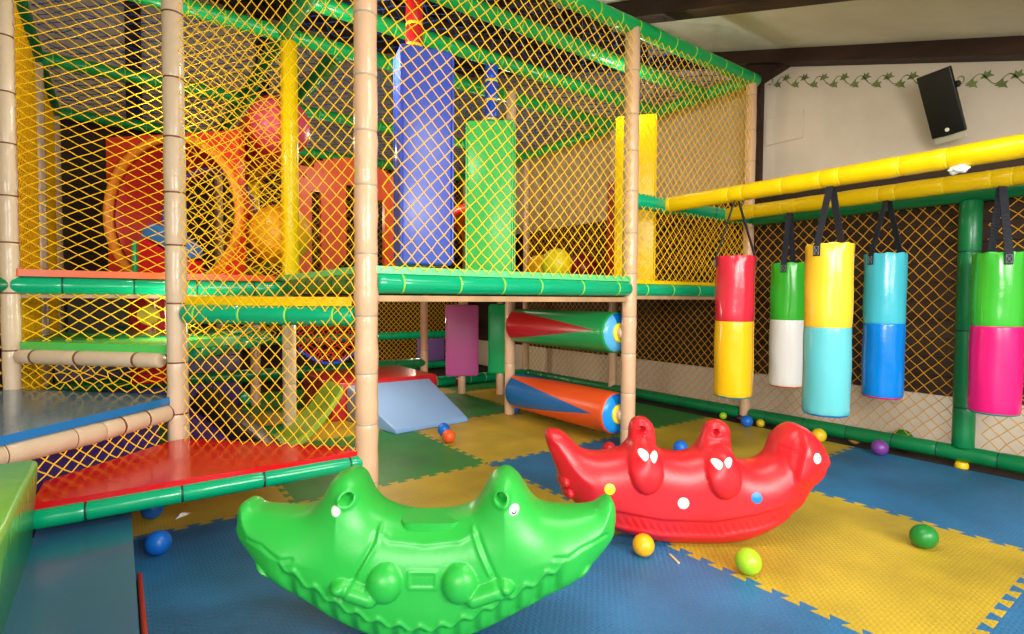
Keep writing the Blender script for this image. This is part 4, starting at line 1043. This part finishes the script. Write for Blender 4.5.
# inset seat pad on the back, and the foot rests under the snouts
m = MB(); Mx = Matrix.Translation(rk.base) @ Matrix.Rotation(ca, 4, 'Z'); m.prism([(-.06 + .03 * (1 - math.cos(a)) if False else cx_ + .026 * math.cos(a), cy_ + .026 * math.sin(a)) for cx_, cy_, a0 in ((.064, .0, 0), (-.032, .0, PI / 2), (-.032, -.046, PI), (.064, -.046, 1.5 * PI)) for a in np.linspace(a0, a0 + PI / 2, 6)], .285, .3105); m.v = [tuple(Mx @ V(p)) for p in m.v]; m.build('seat_pad', green_plastic, t, 40, bevel=.006)
for sx in (-1, 1):
    m = MB(); bmv = bmesh.new(); bmesh.ops.create_uvsphere(bmv, u_segments=20, v_segments=12, radius=1.0)
    for v_ in bmv.verts: m.v.append(tuple(Mx @ V((sx * (.392 + v_.co.x * .042 * (1 - .25 * v_.co.z)), .02 + v_.co.y * .12, .195 + v_.co.z * .026 + v_.co.x * .03))))
    bmv.verts.index_update(); m.f = [tuple(v_.index for v_ in f.verts) for f in bmv.faces]; m.m = [0] * len(m.f); bmv.free(); m.build('foot_rest', green_plastic, t, 60)

RED = [(-0.574, 0.351), (-0.577, 0.375), (-0.565, 0.391), (-0.545, 0.393), (-0.515, 0.384), (-0.485, 0.358), (-0.449, 0.324), (-0.408, 0.31), (-0.36, 0.31), (-0.313, 0.319), (-0.283, 0.335), (-0.27, 0.359), (-0.267, 0.401), (-0.255, 0.428), (-0.232, 0.439), (-0.205, 0.434), (-0.186, 0.413), (-0.177, 0.383), (-0.171, 0.341), (-0.159, 0.324), (-0.123, 0.312), (-0.076, 0.308), (-0.04, 0.316), (-0.019, 0.33), (-0.005, 0.36), (0.012, 0.408), (0.029, 0.424), (0.055, 0.429), (0.079, 0.42), (0.095, 0.397), (0.098, 0.349), (0.102, 0.319), (0.12, 0.295), (0.15, 0.28), (0.192, 0.28), (0.227, 0.296), (0.247, 0.32), (0.261, 0.362), (0.29, 0.398), (0.325, 0.418), (0.358, 0.412), (0.391, 0.39), (0.421, 0.351), (0.440, 0.315), (0.447, 0.288),
       (0.430, 0.268), (0.413, 0.248), (0.385, 0.221), (0.357, 0.186), (0.335, 0.145), (0.296, 0.104), (0.256, 0.069), (0.199, 0.036), (0.13, 0.012), (0.049, 0.002), (-0.043, 0.002), (-0.124, 0.003), (-0.194, 0.012), (-0.263, 0.028), (-0.321, 0.048), (-0.397, 0.083), (-0.449, 0.112), (-0.478, 0.14), (-0.498, 0.173), (-0.515, 0.195), (-0.525, 0.22), (-0.535, 0.25), (-0.548, 0.285), (-0.562, 0.32)]
def red_relief(u, z, d, db, ib):
    r = np.zeros_like(u)
    bl = [(-.487, .158), (-.328, .13), (-.169, .102), (.013, .097), (.149, .121), (.24, .145), (.307, .174)]
    dl = pdist(u, z, bl)
    under = z < np.interp(u, [p[0] for p in bl], [p[1] for p in bl]); wi = sm(.33 - np.abs(u + .05), -.05, .05)
    sd = np.where(under, -dl, dl)
    step = -.010 * (1 - sm(sd, -.006, .004)) * sm(.42 - np.abs(u + .08), 0, .04)
    r += .006 * np.exp(-((sd + .062) / .01) ** 2) * sm(.36 - np.abs(u + .03), 0, .05)
    lines = np.clip(np.sin((u + z * .5) * 2 * PI / .026), -.3, 1); r += -.0022 * lines * np.exp(-((sd + .032) / .017) ** 4) * sm(.33 - np.abs(u + .02), 0, .05)
    r += np.maximum(bump(u, z, (-.228, .285), .060, .092, .030, .7), bump(u, z, (.045, .266), .062, .088, .030, .7))
    r += groove(u, z, [(.217, .375), (.235, .360), (.269, .345), (.296, .340)], .004, -.006)
    r += .016 * sm(.30 + .0 * z + (z - .33) * .25 - u, .0, -.02) * sm(z, .19, .26) * (u > .2)
    r += bump(u, z, (.36, .31), .085, .095, .012)
    r += -.01 * np.exp(-((u - .0) / .02) ** 2) * 0
    for c in ((-.232, .402), (.037, .393)):
        q = np.hypot(u - c[0], z - c[1]); r += .004 * np.exp(-((q - .015) / .004) ** 2) - .05 * (1 - sm(q, .0075, .012))
    return r, step
def red_T(u, z):
    hnd = ((u > -.31) & (u < .13)); k = 1 - .55 * sm(z, .315, .375) * hnd
    return k * (1 - .35 * sm(-u, .38, .56)) * (1 - .30 * sm(u, .26, .44))
rr_ = Rocker(RED, 24, .118, .12, .0045, red_relief, (1.7295, 1.1804, 0), ca, red_T, p=2.1)
t = thing('rocking_toy', 'red two seat animal rocking toy with a row of coloured dots', 'rocking toy', rr_.base)
rr_.body(t, red_plastic)
def tear(c, w, h, flip): return [(c[0] + w * (math.cos(a) * (1 - .35 * (math.sin(a) < 0) * -math.sin(a)) + flip * .25 * math.sin(a)), c[1] + h * math.sin(a) * (1.0 if math.sin(a) < 0 else .7)) for a in np.linspace(0, 2 * PI, 24, endpoint=False)]
for c, fl in (((-.240, .331), -.5), ((-.203, .324), .7), ((.014, .303), -.5), ((.051, .310), .5)): rr_.patch(tear(c, .0165, .020, fl), .0012, 'eye', white_p, t)['label'] = 'white teardrop eye'
for c, kx, r in (((-.357, .209), 'yellow', .019), ((-.101, .162), 'white', .020), ((.155, .181), 'blue', .019)):
    rr_.patch(disc(c, r), .0015, 'dot', {'yellow': tie_yellow, 'white': mat('cream_sticker', (238, 228, 214), .5), 'blue': mat('blue_sticker', (10, 125, 195), .4)}[kx], t)['label'] = kx + ' round dot'
o = rr_.patch(disc((.360, .322), .0175), .002, 'eye', white_p, t); o['label'] = 'round white head eye'
c = (.364, .324); hv = float(rr_.height(np.array([c[0]]), np.array([c[1]]))[0]) + .0052
m = MB(); m.v = [tuple(rr_.W(c[0] + .0035 * math.cos(a), -hv, c[1] + .005 * math.sin(a))) for a in np.linspace(0, 2 * PI, 12, endpoint=False)]; m.f = [tuple(range(12))]; m.m = [0]; m.build('pupil', mat('grey_ink', (110, 120, 140), .5), o, 0)
Mr = Matrix.Translation(rr_.base) @ Matrix.Rotation(ca, 4, 'Z')
for ux_, z_ in ((-.505, .215), (-.49, .175), (.345, .185), (.32, .15)):
    m = MB(); bmv = bmesh.new(); bmesh.ops.create_uvsphere(bmv, u_segments=18, v_segments=10, radius=1.0)
    for v_ in bmv.verts: m.v.append(tuple(Mr @ V((ux_ + v_.co.x * .028, .0 + v_.co.y * .085, z_ + v_.co.z * .03))))
    bmv.verts.index_update(); m.f = [tuple(v_.index for v_ in f.verts) for f in bmv.faces]; m.m = [0] * len(m.f); bmv.free(); m.build('knob', red_plastic, t, 60)
for ux_, z_ in ((-.285, .33), (-.018, .325)):
    m = MB(); m.rings(Mr @ V((ux_ + .04, .02, z_ + .03)), Mr @ V((ux_ + .01, .13, z_ + .0)), [(0, .02, 0), (.05, .024, 0), (.10, .022, 0), (.114, .012, 0)], 14)

# ------------------------------------------------------------------ light
def area(name, loc, target, sx, sy, power, col=(1, .96, .9)):
    L = bpy.data.lights.new(name, 'AREA'); L.shape = 'RECTANGLE'; L.size = sx; L.size_y = sy; L.energy = power; L.color = col
    o = bpy.data.objects.new(name, L); COL.objects.link(o); o.location = loc
    o.rotation_euler = (V(target) - V(loc)).to_track_quat('-Z', 'Y').to_euler(); return o
area('window_light', (-2.2, -1.6, 1.7), (1.2, 2.4, 0.7), 1.6, 1.2, 100, (1, .97, .93))
area('window_light', (1.2, -2.4, 1.75), (2.0, 2.4, 0.6), 2.0, 1.0, 105, (1, .97, .93))
area('overhead_fill', (1.5, 0.7, 2.12), (1.9, 1.6, 0.6), 1.4, 0.5, 22, (1, .93, .84))  # added fill above the view, not an actual fixture
def fill_point(loc, e, col=(1, .85, .65), r=.03):  # unseen point lights added behind posts and panels to brighten the interior
    L = bpy.data.lights.new('hidden_fill', 'POINT'); L.energy = e; L.color = col; L.shadow_soft_size = r
    o = bpy.data.objects.new('hidden_fill', L); COL.objects.link(o); o.location = loc
fill_point((.995, 2.56, 2.05), 9, (1, .93, .82), .04); fill_point((.247, 3.24, .79), 3, (1, .93, .82), .03); fill_point((.246, 3.2, 1.85), 6, (1, .93, .82), .035); fill_point((2.70, 2.41, 2.2), 4.5, (1, .93, .82), .035)
fill_point((2.60, 3.72, 2.15), 4, (1, .9, .75), .03)
area('ceiling_fill', (0.6, -0.7, 1.35), (2.6, 1.1, 2.5), .6, .3, 26, (1, .94, .86))  # added out-of-view fill that brightens the sloping ceiling and plaster wall
fill_point((1.6, 5.3, 1.7), 7); fill_point((1.48, 3.86, 1.95), 5, (1, .9, .75), .03); fill_point((2.617, 5.157, .62), 9); fill_point((1.31, 3.405, .70), 9); fill_point((0.985, 5.19, .78), 4); fill_point((2.9, 4.6, 1.9), 5)
wd = bpy.data.worlds.new('World'); S.world = wd; wd.use_nodes = True
bg = wd.node_tree.nodes['Background']; bg.inputs['Color'].default_value = (1.0, .95, .88, 1); bg.inputs['Strength'].default_value = 1.0

# ------------------------------------------------------------------ camera
f, pitch, yaw, roll, HC = 541.16, .034063, .940068, .0055263, .87
fw = V((math.cos(yaw) * math.cos(pitch), math.sin(yaw) * math.cos(pitch), -math.sin(pitch)))
rt = V((math.sin(yaw), -math.cos(yaw), 0)); up = rt.cross(fw)
rt, up = rt * math.cos(roll) + up * math.sin(roll), -rt * math.sin(roll) + up * math.cos(roll)
cd = bpy.data.cameras.new('camera'); cam = bpy.data.objects.new('camera', cd); COL.objects.link(cam)
cam.matrix_world = Matrix(((rt.x, up.x, -fw.x, 0), (rt.y, up.y, -fw.y, 0), (rt.z, up.z, -fw.z, HC), (0, 0, 0, 1)))
cd.sensor_fit = 'HORIZONTAL'; cd.sensor_width = 36; cd.lens = f * 36 / 1024; cd.clip_start = .05
S.camera = cam
vs_ = S.view_settings; vs_.view_transform = 'Standard'; vs_.look = 'None'; vs_.gamma = 1; vs_.exposure = 0.25; vs_.use_curve_mapping = False
